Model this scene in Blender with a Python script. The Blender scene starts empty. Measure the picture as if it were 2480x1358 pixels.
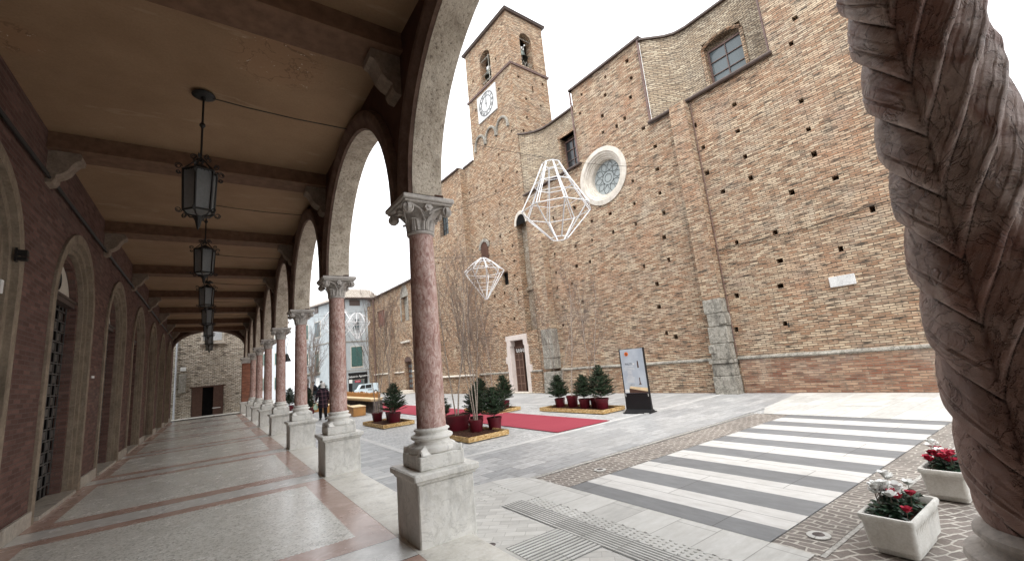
import bpy, math, random
from mathutils import Vector, Matrix
random.seed(7)
PI=math.pi; sin=math.sin; cos=math.cos
C=bpy.data.collections.new("place"); bpy.context.scene.collection.children.link(C)
S=bpy.context.scene
# ------------------------------------------------------------ camera, sky, light
cam=bpy.data.cameras.new("camera"); co=bpy.data.objects.new("camera",cam); S.collection.objects.link(co); S.camera=co
cam.sensor_width=36; cam.lens=36*1037.13/2480; cam.clip_start=.05; cam.clip_end=800
R0=((0.82219971,-0.5615017,-0.09329244),(-0.02924095,-0.20535174,0.97825131),(0.56844754,0.80158999,0.18525899))
M=Matrix((( R0[0][0],R0[1][0],-R0[2][0],0),(R0[0][1],R0[1][1],-R0[2][1],0),(R0[0][2],R0[1][2],-R0[2][2],1.60),(0,0,0,1)))
co.matrix_world=M
S.render.resolution_x=1024; S.render.resolution_y=560
S.render.engine='CYCLES'
S.cycles.max_bounces=7; S.cycles.diffuse_bounces=5; S.cycles.glossy_bounces=3; S.cycles.transparent_max_bounces=6
S.view_settings.view_transform='Standard'; S.view_settings.look='None'; S.view_settings.exposure=0.80; S.view_settings.gamma=1
W=bpy.data.worlds.new("World"); S.world=W; W.use_nodes=True
nt=W.node_tree; bg=nt.nodes['Background']
SUN_EL=math.radians(58); SUN_AZ=math.radians(215)
sky=nt.nodes.new('ShaderNodeTexSky'); sky.sky_type='NISHITA'; sky.sun_disc=False
sky.sun_elevation=SUN_EL; sky.sun_rotation=SUN_AZ; sky.air_density=1.0; sky.dust_density=6.0; sky.ozone_density=1.0
hs=nt.nodes.new('ShaderNodeHueSaturation'); hs.inputs['Saturation'].default_value=0.12
mx=nt.nodes.new('ShaderNodeMix'); mx.data_type='RGBA'; mx.inputs[0].default_value=.75   # a closed white overcast in front of the blue
nt.links.new(sky.outputs[0],hs.inputs['Color']); nt.links.new(hs.outputs[0],mx.inputs[6])
mx.inputs[7].default_value=(12.2,12.5,12.9,1)
nt.links.new(mx.outputs[2],bg.inputs[0]); bg.inputs[1].default_value=0.13
sl=bpy.data.lights.new("sun",'SUN'); sl.energy=1.2; sl.angle=math.radians(22); sl.color=(1,.96,.90)
so=bpy.data.objects.new("sun",sl); S.collection.objects.link(so)
sd=Vector((sin(SUN_AZ)*cos(SUN_EL),cos(SUN_AZ)*cos(SUN_EL),sin(SUN_EL)))
so.rotation_euler=sd.to_track_quat('Z','Y').to_euler()

# ------------------------------------------------------------ tagging
def tag(o,label=None,cat=None,group=None,kind=None):
    if label:o['label']=label
    if cat:o['category']=cat
    if group:o['group']=group
    if kind:o['kind']=kind
    return o
def empty(name,loc=(0,0,0),rz=0,label=None,cat=None,group=None):
    o=bpy.data.objects.new(name,None); C.objects.link(o); o.location=loc; o.rotation_euler=(0,0,rz); o.empty_display_size=.2
    return tag(o,label,cat,group)
def copy_tree(o,parent=None):
    c=o.copy(); C.objects.link(c)
    if parent: c.parent=parent
    for ch in list(o.children): copy_tree(ch,c)
    return c

# ------------------------------------------------------------ materials
class NT:
    def __init__(s,name):
        s.m=bpy.data.materials.new(name); s.m.use_nodes=True; s.t=s.m.node_tree; s.b=s.t.nodes['Principled BSDF']
        s.tc=s.n('TexCoord'); s.P=s.tc.outputs['Object']
    def n(s,k,**kw):
        x=s.t.nodes.new('ShaderNode'+k)
        for a,v in kw.items(): setattr(x,a,v)
        return x
    def set(s,sock,v):
        if isinstance(v,bpy.types.NodeSocket): s.t.links.new(v,sock)
        elif isinstance(v,(tuple,list)) and len(v)==3 and sock.type=='RGBA': sock.default_value=(*v,1)
        else: sock.default_value=v
    def math(s,op,a,b=None,c=None,clamp=False):
        x=s.n('Math',operation=op,use_clamp=clamp); s.set(x.inputs[0],a)
        if b is not None:s.set(x.inputs[1],b)
        if c is not None:s.set(x.inputs[2],c)
        return x.outputs[0]
    def mix(s,f,a,b,mode='MIX'):
        x=s.n('Mix',data_type='RGBA',blend_type=mode); s.set(x.inputs[0],f); s.set(x.inputs[6],a); s.set(x.inputs[7],b); return x.outputs[2]
    def noise(s,v,sc,det=4,rough=.55,dist=0,color=False):
        x=s.n('TexNoise'); s.set(x.inputs['Vector'],v); x.inputs['Scale'].default_value=sc; x.inputs['Detail'].default_value=det
        x.inputs['Roughness'].default_value=rough; x.inputs['Distortion'].default_value=dist
        return x.outputs['Color' if color else 0]
    def ramp(s,f,*st):
        x=s.n('ValToRGB'); e=x.color_ramp.elements
        while len(e)<len(st): e.new(.5)
        for i,(p,c) in enumerate(st):
            e[i].position=p; e[i].color=(*c,1) if isinstance(c,(tuple,list)) else (c,c,c,1)
        s.set(x.inputs[0],f); return x.outputs[0]
    def map(s,v,sc=(1,1,1),rot=0,loc=(0,0,0)):
        x=s.n('Mapping'); s.set(x.inputs[0],v); x.inputs['Scale'].default_value=sc; x.inputs['Rotation'].default_value=(0,0,rot); x.inputs['Location'].default_value=loc; return x.outputs[0]
    def sep(s,v):
        x=s.n('SeparateXYZ'); s.set(x.inputs[0],v); return x.outputs
    def comb(s,a,b,c=0.0):
        x=s.n('CombineXYZ'); s.set(x.inputs[0],a); s.set(x.inputs[1],b); s.set(x.inputs[2],c); return x.outputs[0]
    def walluv(s):
        """u,v in metres on an upright face, whichever way it looks"""
        p=s.sep(s.P); nn=s.sep(s.tc.outputs['Normal'])
        ax=s.math('GREATER_THAN',s.math('ABSOLUTE',nn[0]),.6); nx=s.math('SUBTRACT',1.0,ax)
        up=s.math('GREATER_THAN',s.math('ABSOLUTE',nn[2]),.75)
        u=s.math('ADD',s.math('MULTIPLY',p[1],ax),s.math('MULTIPLY',p[0],nx))
        v=s.math('ADD',p[2],s.math('MULTIPLY',up,p[1]))
        return s.comb(u,v,0.0)
    def bump(s,h,st=.5,d=.02):
        x=s.n('Bump'); s.set(x.inputs['Height'],h); x.inputs['Strength'].default_value=st; x.inputs['Distance'].default_value=d
        s.t.links.new(x.outputs[0],s.b.inputs['Normal']); return s
    def fin(s,col,rough=.8,spec=.3,metal=0):
        s.set(s.b.inputs['Base Color'],col); s.set(s.b.inputs['Roughness'],rough); s.b.inputs['Specular IOR Level'].default_value=spec; s.b.inputs['Metallic'].default_value=metal
        return s.m
def brick_mat(name,c1,c2,mortar,bw=.30,rh=.08,ms=.012,patch=((.62,.34,.20),.0),bright=1.0,grey=.25,bs=.6,wob=.02,dark=.35,joints=0):
    n=NT(name); uv=n.walluv()
    wobv=n.noise(uv,1.3,3,color=True)
    off=n.n('VectorMath',operation='MULTIPLY_ADD'); n.set(off.inputs[0],wobv); off.inputs[1].default_value=(wob*2.5,wob*3.5,0); n.set(off.inputs[2],uv)
    fine=n.noise(uv,14,2,color=True)
    off2=n.n('VectorMath',operation='MULTIPLY_ADD'); n.set(off2.inputs[0],fine); off2.inputs[1].default_value=(wob,wob*.6,0); n.set(off2.inputs[2],off.outputs[0])
    b=n.n('TexBrick'); n.set(b.inputs['Vector'],off2.outputs[0]); b.inputs['Scale'].default_value=1
    b.inputs['Brick Width'].default_value=bw; b.inputs['Row Height'].default_value=rh; b.inputs['Mortar Size'].default_value=ms; b.inputs['Mortar Smooth'].default_value=.35
    n.set(b.inputs['Color1'],(1,1,1)); n.set(b.inputs['Color2'],(0,0,0)); n.set(b.inputs['Mortar'],(.5,.5,.5))
    b2=n.noise(n.map(uv,(1/bw*.9,1/rh*1.0,1)),1.0,1.5,.6)
    rnd=n.math('ADD',n.math('MULTIPLY',b.outputs[0],.55),n.math('MULTIPLY',b2,.45))
    cb=n.ramp(rnd,(.22,c2),(.45,tuple((a*.6+d*.4) for a,d in zip(c2,c1))),(.62,c1),(.85,tuple(min(1,a*1.28) for a in c1)))
    big=n.noise(uv,.45,5,.6); 
    cb=n.mix(n.math('MULTIPLY',n.ramp(big,(.50,0.0),(.66,1.0)),patch[1]),cb,patch[0],'MIX')
    g=n.noise(n.map(uv,(.8,1.4,1),loc=(9,3,0)),.8,6,.65)
    cb=n.mix(n.math('MULTIPLY',n.ramp(g,(.50,0.0),(.72,1.0)),grey),cb,(.34,.32,.28))
    dk=n.noise(n.map(uv,(.5,1.6,1),loc=(2,7,0)),1.7,6,.7)
    if joints:      # rain streaks and soot in upright drifts
        sk_=n.noise(n.map(uv,(2.2,.22,1),loc=(5,1,0)),1.6,6,.7); cb=n.mix(n.math('MULTIPLY',n.ramp(sk_,(.53,0.0),(.72,1.0)),.5),cb,(.17,.15,.125))
        sk2=n.noise(n.map(uv,(1.4,.5,1),loc=(1,8,0)),.9,6,.7); cb=n.mix(n.math('MULTIPLY',n.ramp(sk2,(.55,0.0),(.72,1.0)),.5),cb,(.62,.54,.42))
    cb=n.mix(n.math('MULTIPLY',n.ramp(dk,(.52,0.0),(.74,1.0)),dark),cb,(.09,.08,.07))
    mfac=n.math('MULTIPLY',b.outputs['Fac'],n.math('ADD',.55,n.math('MULTIPLY',n.noise(uv,6,3),.6)),clamp=True)
    col=n.mix(mfac,cb,mortar)
    if joints:
        jn=n.noise(n.map(off.outputs[0],(2.2,1/rh*.95,1)),1.0,3,.65); jm=n.noise(uv,2.0,3)
        col=n.mix(n.math('MULTIPLY',n.ramp(jn,(.36,1.0),(.47,0.0)),joints),col,(.075,.062,.05))
        col=n.mix(n.math('MULTIPLY',n.ramp(jn,(.60,0.0),(.72,1.0)),joints*.5),col,(.62,.55,.44))
    sp=n.noise(uv,60,2,.7); col=n.mix(.35,col,n.ramp(sp,(.25,.30),(.75,.95)),'OVERLAY')
    if bright!=1.0: col=n.mix(1.0,col,(bright,bright,bright),'MULTIPLY')
    h=n.math('ADD',n.math('MULTIPLY',n.math('SUBTRACT',1.0,b.outputs['Fac']),1.0),n.math('MULTIPLY',n.noise(uv,25,3),.5))
    n.bump(h,bs,.02)
    return n.fin(col,.9,.15)
def stone_mat(name,c,c2,scale=3,rough=.7,bs=.3,vein=None,spec=.3,stain=.3,grain=30):
    n=NT(name); a=n.noise(n.P,scale,6,.65,.4)
    col=n.mix(n.ramp(a,(.3,0.0),(.7,1.0)),c,c2)
    g=n.noise(n.P,grain,3,.7); col=n.mix(.4,col,n.ramp(g,(.3,.35),(.7,.75)),'OVERLAY')
    if vein:
        v=n.noise(n.P,vein[1],5,.6,1.5); vv=n.math('ABSOLUTE',n.math('SUBTRACT',v,.5)); col=n.mix(n.math('MULTIPLY',n.ramp(vv,(0.0,1.0),(vein[3] if len(vein)>3 else .03,0.0)),vein[2]),col,vein[0])
    st=n.noise(n.map(n.P,(1,1,.35)),4,6,.7); col=n.mix(n.math('MULTIPLY',n.ramp(st,(.5,0.0),(.75,1.0)),stain),col,tuple(x*.28 for x in c))
    n.bump(n.math('ADD',a,n.math('MULTIPLY',g,.4)),bs,.02); return n.fin(col,rough,spec)
def plain(name,c,rough=.6,spec=.3,metal=0,var=.25,sc=8):
    n=NT(name); a=n.noise(n.P,sc,4,.6); col=n.mix(n.ramp(a,(.3,0.0),(.7,1.0)),tuple(x*(1-var) for x in c),tuple(min(1,x*(1+var)) for x in c)); n.bump(a,.1,.01)
    return n.fin(col,rough,spec,metal)
MT={}
MT['church']=brick_mat('church brick',(.50,.385,.27),(.31,.18,.11),(.13,.105,.08),bw=.27,rh=.070,ms=.011,patch=((.46,.25,.15),.45),grey=.38,bs=1.0,dark=.42,joints=.95)
MT['church_red']=brick_mat('church plinth brick',(.38,.25,.17),(.22,.095,.06),(.20,.165,.13),bw=.30,rh=.070,ms=.010,patch=((.27,.115,.07),.35),grey=.75,bs=.8,dark=.5,joints=.6)
MT['tower']=brick_mat('tower brick',(.51,.385,.265),(.34,.195,.115),(.10,.08,.06),bw=.24,rh=.095,ms=.018,patch=((.42,.235,.13),.5),grey=.38,bs=1.0,wob=.05,joints=.8)
MT['rubble']=None
def rubble():
    n=NT('rubble stone'); uv=n.walluv()
    v=n.n('TexVoronoi'); n.set(v.inputs['Vector'],n.map(uv,(1,1.7,1))); v.inputs['Scale'].default_value=7.5
    ve=n.n('TexVoronoi',feature='DISTANCE_TO_EDGE'); n.set(ve.inputs['Vector'],n.map(uv,(1,1.7,1))); ve.inputs['Scale'].default_value=7.5
    r=n.sep(v.outputs['Color'])[0]
    c=n.ramp(r,(.1,(.27,.20,.14)),(.5,(.38,.31,.235)),(.9,(.56,.52,.45)))
    e=n.ramp(ve.outputs[0],(.02,1.0),(.09,0.0)); c=n.mix(e,c,(.17,.14,.10))
    c=n.mix(n.math('MULTIPLY',n.noise(uv,1.2,5),.75),c,(.34,.28,.21)); n.bump(n.math('SUBTRACT',1.0,e),.8,.03)
    return n.fin(c,.9,.15)
MT['rubble']=rubble()
MT['roughbrick']=brick_mat('rough upper brick',(.50,.42,.31),(.34,.26,.18),(.15,.12,.095),bw=.22,rh=.085,ms=.018,patch=((.42,.31,.20),.4),grey=.35,wob=.07,bs=1.0,dark=.4,joints=.7)
MT['endwall']=brick_mat('end wall stone',(.74,.67,.56),(.50,.43,.34),(.20,.17,.14),bw=.24,rh=.09,ms=.02,patch=((.42,.36,.28),.4),grey=.4,wob=.07,bs=1.0,dark=.4,joints=.9)
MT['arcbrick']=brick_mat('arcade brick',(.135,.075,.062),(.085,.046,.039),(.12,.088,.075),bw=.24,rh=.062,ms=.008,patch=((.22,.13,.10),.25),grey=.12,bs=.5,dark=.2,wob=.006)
MT['pierbrick']=brick_mat('pier brick',(.32,.13,.08),(.22,.08,.05),(.22,.15,.11),bw=.24,rh=.062,ms=.008,grey=.1,bs=.5,dark=.1,wob=.006)
MT['travert']=stone_mat('travertine arch stone',(.30,.25,.19),(.50,.43,.34),7,.85,1.0,spec=.15,stain=.6,grain=45)
def travert():
    n=NT('pitted travertine'); a=n.noise(n.P,3.5,6,.7); g=n.noise(n.P,28,5,.75); st=n.noise(n.map(n.P,(1,1,.4)),5,6,.7)
    c=n.ramp(a,(.3,(.33,.275,.21)),(.5,(.50,.43,.345)),(.72,(.68,.61,.51)))
    c=n.mix(n.ramp(g,(.34,.85),(.44,0.0)),c,(.09,.07,.055)); c=n.mix(n.math('MULTIPLY',n.ramp(g,(.56,0.0),(.68,1.0)),.5),c,(.66,.60,.50))
    c=n.mix(n.math('MULTIPLY',n.ramp(st,(.5,0.0),(.7,1.0)),.55),c,(.15,.115,.085))
    n.bump(g,1.0,.02); return n.fin(c,.85,.15)
MT['travert']=travert()
MT['marble']=stone_mat('weathered white marble',(.60,.58,.53),(.80,.78,.73),2.5,.6,.25,vein=((.30,.29,.26),3.0,.3,.02),spec=.35,stain=.55,grain=22)
MT['capital']=stone_mat('grey carved stone',(.36,.33,.30),(.54,.50,.46),6,.75,.4,spec=.25,stain=.55,grain=40)
def pinkmarble():
    n=NT('red verona marble'); v=n.map(n.P,(1,1,.45))
    a=n.noise(v,24,6,.85,.8); b=n.noise(n.P,5,5,.7,.6)
    c=n.ramp(a,(.33,(.17,.065,.05)),(.44,(.36,.19,.155)),(.54,(.56,.40,.35)),(.70,(.74,.63,.57)))
    c=n.mix(n.ramp(b,(.35,0.0),(.75,.35)),c,(.44,.29,.25))
    # dark blotches by noise, drawn out along the shaft
    c=n.mix(n.math('MULTIPLY',n.ramp(n.noise(v,9,5,.7),(.50,0.0),(.7,1.0)),.5),c,(.15,.07,.055))
    n.bump(a,.35,.01); return n.fin(c,.5,.35)
MT['pink']=pinkmarble()
def twist():
    n=NT('dark twisted marble'); a=n.noise(n.P,7,6,.7,1.0); b=n.noise(n.P,26,6,.75,.8); d=n.noise(n.map(n.P,(1,1,.6),loc=(4,2,1)),3.2,5,.6,.5)
    c=n.ramp(a,(.28,(.25,.19,.165)),(.46,(.50,.39,.345)),(.62,(.66,.545,.49)),(.8,(.80,.71,.66)))
    c=n.mix(n.ramp(d,(.50,0.0),(.60,.7)),c,(.27,.115,.08))
    c=n.mix(n.ramp(d,(.30,.7),(.44,0.0)),c,(.24,.23,.235))
    ck=n.math('ABSOLUTE',n.math('SUBTRACT',n.noise(n.P,5.5,4,.6,2.2),.5)); c=n.mix(n.ramp(ck,(0.0,.35),(.005,0.0)),c,(.08,.055,.045))
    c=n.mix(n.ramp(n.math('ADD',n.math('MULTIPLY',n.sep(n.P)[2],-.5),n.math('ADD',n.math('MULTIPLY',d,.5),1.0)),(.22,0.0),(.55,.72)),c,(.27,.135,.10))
    # ridge attribute: paler on raised lines, darker in grooves and lobe edges
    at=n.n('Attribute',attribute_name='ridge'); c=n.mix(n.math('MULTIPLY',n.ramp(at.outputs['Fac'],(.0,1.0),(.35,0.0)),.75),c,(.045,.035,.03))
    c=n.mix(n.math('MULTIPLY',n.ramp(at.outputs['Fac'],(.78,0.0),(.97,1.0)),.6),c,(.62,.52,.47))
    n.bump(n.math('ADD',n.math('ADD',b,a),n.math('MULTIPLY',n.ramp(ck,(0.0,0.0),(.02,1.0)),.7)),.9,.010); return n.fin(c,n.math('ADD',.38,n.math('MULTIPLY',b,.3)),.4)
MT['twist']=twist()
def ceilmat():
    n=NT('ochre plaster'); a=n.noise(n.P,1.2,6,.6); b=n.noise(n.P,40,3,.7)
    c=n.mix(n.ramp(a,(.3,0.0),(.7,1.0)),(.265,.168,.098),(.345,.228,.138)); c=n.mix(.2,c,n.ramp(b,(.3,.35),(.7,.7)),'OVERLAY')
    ring=n.math('ABSOLUTE',n.math('SUBTRACT',n.noise(n.P,2.6,4,.6,.7),.5))
    for (px,py,rr) in ((.55,5.3,.62),(-1.9,6.12,.35)):
        vm=n.n('VectorMath',operation='DISTANCE'); n.set(vm.inputs[0],n.P); vm.inputs[1].default_value=(px,py,5.48)
        mk=n.ramp(vm.outputs['Value'],(rr*.55,1.0),(rr,0.0))
        c=n.mix(n.math('MULTIPLY',mk,.35),c,(.36,.20,.11))
        cr=n.ramp(ring,(0.0,1.0),(.022,0.0)); c=n.mix(n.math('MULTIPLY',n.math('MULTIPLY',mk,cr),.6),c,(.12,.07,.04))
        fl=n.ramp(n.noise(n.P,13,5,.7,.8),(.63,0.0),(.66,1.0)); c=n.mix(n.math('MULTIPLY',mk,fl),c,(.80,.68,.55))
    st=n.ramp(n.noise(n.map(n.P,(.6,2.2,1),loc=(3,1,0)),1.1,5,.6),(.62,0.0),(.66,.35),(.70,0.0)); c=n.mix(st,c,(.46,.34,.23))
    n.bump(n.math('ADD',a,n.math('MULTIPLY',b,.2)),.15,.02); return n.fin(c,.85,.2)
MT['ceil']=ceilmat()
MT['beam']=plain('brown painted beam',(.165,.095,.06),.75,.2)
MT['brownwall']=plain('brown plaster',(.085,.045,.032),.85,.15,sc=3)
MT['mould']=stone_mat('brown terracotta moulding',(.12,.075,.058),(.20,.135,.105),5,.8,.4,spec=.2,stain=.4)
MT['console']=stone_mat('console stone',(.19,.145,.11),(.30,.24,.19),6,.85,1.0,spec=.1,stain=.5)
MT['doorstone']=stone_mat('door surround stone',(.19,.15,.11),(.30,.245,.185),5,.8,.5,spec=.15,stain=.5)
MT['skirt']=stone_mat('skirting stone',(.33,.29,.24),(.50,.46,.40),4,.6,.4,spec=.3,stain=.8)
MT['iron']=plain('black wrought iron',(.012,.011,.010),.5,.4)
MT['grillemetal']=plain('worn grey grille iron',(.085,.08,.075),.5,.4)
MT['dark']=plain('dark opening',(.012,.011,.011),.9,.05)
MT['white']=plain('white paint',(.72,.72,.70),.6,.3,var=.08)
MT['whitemetal']=plain('white enamelled tube',(.80,.81,.82),.4,.4,var=.05)
MT['tymp']=plain('pale plaster tympanum',(.62,.58,.50),.8,.2,var=.08)
MT['lead']=plain('brown sheet metal',(.085,.06,.05),.5,.4)
MT['rust']=plain('copper pipe',(.16,.10,.085),.5,.4)
MT['tile']=None
def tiles():
    n=NT('roof tiles'); p=n.sep(n.P); w=n.n('TexWave',wave_type='BANDS',bands_direction='Y'); n.set(w.inputs['Vector'],n.P); w.inputs['Scale'].default_value=1.6; w.inputs['Distortion'].default_value=.6
    w2=n.n('TexWave',wave_type='BANDS',bands_direction='X'); n.set(w2.inputs['Vector'],n.P); w2.inputs['Scale'].default_value=1.6; w2.inputs['Distortion'].default_value=.6
    a=n.noise(n.P,6,4,.7); c=n.ramp(a,(.3,(.20,.16,.13)),(.5,(.38,.33,.28)),(.7,(.62,.58,.52)))
    c=n.mix(n.ramp(w2.outputs[0],(.1,.7),(.5,0.0)),c,(.07,.06,.05)); n.bump(w2.outputs[0],.8,.05); return n.fin(c,.9,.1)
MT['tile']=tiles()
MT['oak']=plain('dark oak door',(.085,.045,.032),.6,.3,sc=14)
MT['oakedge']=plain('worn oak rail',(.20,.13,.10),.6,.3,sc=14)
def glassmat(name,c,r=.15):
    n=NT(name); a=n.noise(n.P,1.5,3); col=n.mix(a,tuple(x*.7 for x in c),c); n.bump(n.noise(n.P,3,2),.08,.02); return n.fin(col,r,.6)
MT['glass']=glassmat('window glass',(.13,.16,.17)); MT['roseglass']=glassmat('rose window glass',(.40,.44,.44),.75); MT['darkglass']=glassmat('dark glass',(.03,.035,.04))
MT['grey_house']=stone_mat('grey stucco',(.33,.36,.375),(.42,.45,.46),1.2,.85,.15,spec=.15,stain=.18,grain=12)
MT['pale_house']=stone_mat('pale stucco',(.50,.53,.56),(.60,.63,.66),1.2,.85,.1,spec=.15,stain=.12,grain=12)
MT['shutter']=plain('green painted shutter',(.05,.11,.10),.5,.3)
MT['redshutter']=plain('faded red shutter',(.22,.10,.075),.7,.2)
MT['osb']=None
def osb():
    n=NT('chipboard'); v=n.n('TexVoronoi'); n.set(v.inputs['Vector'],n.map(n.P,(1,1,2.2),rot=.5)); v.inputs['Scale'].default_value=22; r=n.sep(v.outputs['Color'])[0]
    c=n.ramp(r,(.1,(.36,.21,.075)),(.5,(.55,.36,.15)),(.9,(.70,.52,.28))); return n.fin(c,.65,.25)
MT['osb']=osb()
MT['redpot']=plain('dark red plastic pot',(.12,.009,.018),.45,.4,var=.12,sc=4)
MT['soil']=plain('dark bark soil',(.045,.022,.015),.95,.1,var=.6,sc=40)
MT['carpet']=None
def carpet():
    n=NT('red carpet'); a=n.noise(n.P,1.0,4); b=n.noise(n.P,120,2,.7); c=n.mix(a,(.27,.045,.065),(.33,.065,.085)); c=n.mix(.3,c,n.ramp(b,(.3,.4),(.7,.6)),'OVERLAY'); n.bump(b,.2,.005); return n.fin(c,.95,.1)
MT['carpet']=carpet()
MT['orange_wood']=plain('orange plywood',(.42,.21,.07),.55,.35,var=.2,sc=5)
MT['palewood']=plain('pale sawn wood',(.72,.56,.35),.7,.2,var=.15,sc=10)
MT['greywood']=plain('weathered grey board',(.12,.10,.095),.8,.2,var=.5,sc=6)
MT['needle']=None
def leafmat(name,c1,c2,rough=.6,sc=9,spec=.3):
    n=NT(name); oi=n.n('NewGeometry'); r=oi.outputs['Random Per Island']; c=n.mix(r,c1,c2); a=n.noise(n.P,sc,3); c=n.mix(n.math('MULTIPLY',a,.5),c,c1); return n.fin(c,rough,spec)
MT['needle']=leafmat('fir needles',(.010,.024,.009),(.030,.055,.022))
MT['leaf']=leafmat('cyclamen leaves',(.010,.030,.016),(.035,.075,.040),.35,9,.5)
MT['petalw']=leafmat('white petals',(.72,.72,.70),(.86,.86,.84),.5); MT['petalr']=leafmat('red petals',(.30,.008,.03),(.48,.015,.05),.5)
MT['bark']=None
def bark():
    n=NT('birch bark'); a=n.noise(n.map(n.P,(1,1,3)),18,5,.7); c=n.ramp(a,(.35,(.10,.08,.065)),(.5,(.36,.30,.25)),(.7,(.60,.55,.48))); return n.fin(c,.8,.2)
MT['bark']=bark(); MT['twig']=plain('brown twigs',(.17,.13,.11),.8,.2)
MT['planter']=stone_mat('white concrete trough',(.58,.56,.51),(.70,.69,.65),6,.75,.3,spec=.2,stain=.35,grain=60)
MT['plaque']=stone_mat('marble plaque',(.58,.58,.57),(.70,.70,.69),4,.5,.1,vein=((.35,.35,.36),4,.5),spec=.3,stain=.15)
MT['wallstone']=stone_mat('grey buttress stone',(.22,.205,.175),(.44,.415,.365),7,.85,1.0,vein=((.06,.055,.045),4.5,.8,.03),spec=.15,stain=.9)
MT['palestone']=stone_mat('pale window stone',(.52,.47,.40),(.66,.61,.54),4,.8,.5,spec=.2,stain=.35)
MT['rosestone']=stone_mat('rosy door stone',(.58,.49,.45),(.68,.62,.57),4,.75,.3,spec=.2,stain=.2)
MT['black']=plain('black panel',(.008,.008,.009),.4,.4)
MT['skin']=plain('skin',(.50,.30,.22),.6,.3,var=.05)
MT['greyhair']=plain('grey hair',(.58,.57,.55),.8,.2,var=.1,sc=40); MT['darkhair']=plain('dark hair',(.03,.02,.015),.7,.3)
MT['navy']=plain('navy jacket',(.018,.026,.042),.7,.25); MT['blackcloth']=plain('black cloth',(.014,.013,.014),.85,.15); MT['jeans']=plain('pale jeans',(.40,.41,.42),.9,.1)
MT['bag']=plain('pale green plastic bag',(.50,.66,.50),.4,.4)
def plaid():
    n=NT('plaid wool'); p=n.sep(n.P)
    def band(v,w,t): 
        return n.math('LESS_THAN',n.math('PINGPONG',v,w),t)
    f=n.math('ADD',band(p[2],.09,.02),band(n.math('ADD',p[0],p[1]),.09,.02)); c=n.mix(n.math('MULTIPLY',f,.5),(.018,.013,.018),(.13,.07,.085)); return n.fin(c,.9,.1)
MT['plaid']=plaid()
# ground materials
def slabs():
    n=NT('grey sandstone slabs'); v=n.map(n.P,(1,1,1),rot=-.046)
    b=n.n('TexBrick'); n.set(b.inputs['Vector'],v); b.inputs['Scale'].default_value=1; b.inputs['Brick Width'].default_value=.62; b.inputs['Row Height'].default_value=.31; b.inputs['Mortar Size'].default_value=.006; b.inputs['Mortar Smooth'].default_value=.3
    n.set(b.inputs['Color1'],(.31,.315,.32)); n.set(b.inputs['Color2'],(.45,.45,.445)); n.set(b.inputs['Mortar'],(.17,.17,.165))
    a=n.noise(n.map(v,(3,9,1)),2.0,6,.7); c=n.mix(.75,b.outputs[0],n.ramp(a,(.25,.22),(.75,.82)),'OVERLAY'); big=n.noise(v,.5,4); c=n.mix(n.ramp(big,(.4,0.0),(.7,.4)),c,(.35,.35,.345))
    n.bump(n.math('ADD',n.math('MULTIPLY',a,.6),n.math('MULTIPLY',n.math('SUBTRACT',1.0,b.outputs['Fac']),.5)),.45,.015)
    return n.fin(c,n.ramp(a,(.3,.38),(.7,.62)),.4)
def cobble(name,c1,c2,mortar,sc=9,joint=.10,rough=.6):
    n=NT(name); v=n.map(n.P,(1,1,1),rot=.3)
    arc=n.noise(v,.7,2,color=True); off=n.n('VectorMath',operation='MULTIPLY_ADD'); n.set(off.inputs[0],arc); off.inputs[1].default_value=(.5,.5,0); n.set(off.inputs[2],v)
    ve=n.n('TexVoronoi',feature='DISTANCE_TO_EDGE'); n.set(ve.inputs['Vector'],off.outputs[0]); ve.inputs['Scale'].default_value=sc; ve.inputs['Randomness'].default_value=.35
    vo=n.n('TexVoronoi'); n.set(vo.inputs['Vector'],off.outputs[0]); vo.inputs['Scale'].default_value=sc; vo.inputs['Randomness'].default_value=.35
    r=n.sep(vo.outputs['Color'])[0]; c=n.mix(r,c1,c2); a=n.noise(n.P,30,4,.7); c=n.mix(.5,c,n.ramp(a,(.3,.3),(.7,.7)),'OVERLAY')
    e=n.ramp(ve.outputs[0],(joint*.4,1.0),(joint,0.0)); c=n.mix(n.math('MULTIPLY',e,n.ramp(n.noise(n.P,3,3),(.3,.25),(.65,1.0))),c,mortar)
    n.bump(n.math('SUBTRACT',n.math('MULTIPLY',a,.3),e),.7,.02); return n.fin(c,rough,.35)
def setts(name,c1,c2,mortar,bw=.17,rh=.105,rot=0,ms=.011):
    n=NT(name); v=n.map(n.P,(1,1,1),rot=rot); w=n.noise(v,1.2,3,color=True); off=n.n('VectorMath',operation='MULTIPLY_ADD'); n.set(off.inputs[0],w); off.inputs[1].default_value=(.35,.35,0); n.set(off.inputs[2],v)
    w2=n.noise(v,11,2,color=True); off2=n.n('VectorMath',operation='MULTIPLY_ADD'); n.set(off2.inputs[0],w2); off2.inputs[1].default_value=(.035,.035,0); n.set(off2.inputs[2],off.outputs[0])
    b=n.n('TexBrick'); n.set(b.inputs['Vector'],off2.outputs[0]); b.inputs['Scale'].default_value=1; b.inputs['Brick Width'].default_value=bw; b.inputs['Row Height'].default_value=rh; b.inputs['Mortar Size'].default_value=ms; b.inputs['Mortar Smooth'].default_value=.2
    n.set(b.inputs['Color1'],c1); n.set(b.inputs['Color2'],c2); n.set(b.inputs['Mortar'],mortar)
    a=n.noise(n.P,30,4,.7); c=n.mix(.55,b.outputs[0],n.ramp(a,(.3,.28),(.7,.72)),'OVERLAY')
    c=n.mix(n.ramp(n.noise(n.P,1.4,5,.7),(.42,0.0),(.7,.45)),c,tuple(x*.6 for x in c1))
    n.bump(n.math('ADD',n.math('MULTIPLY',a,.4),n.math('SUBTRACT',1.0,b.outputs['Fac'])),.7,.015); return n.fin(c,.55,.35)
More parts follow.
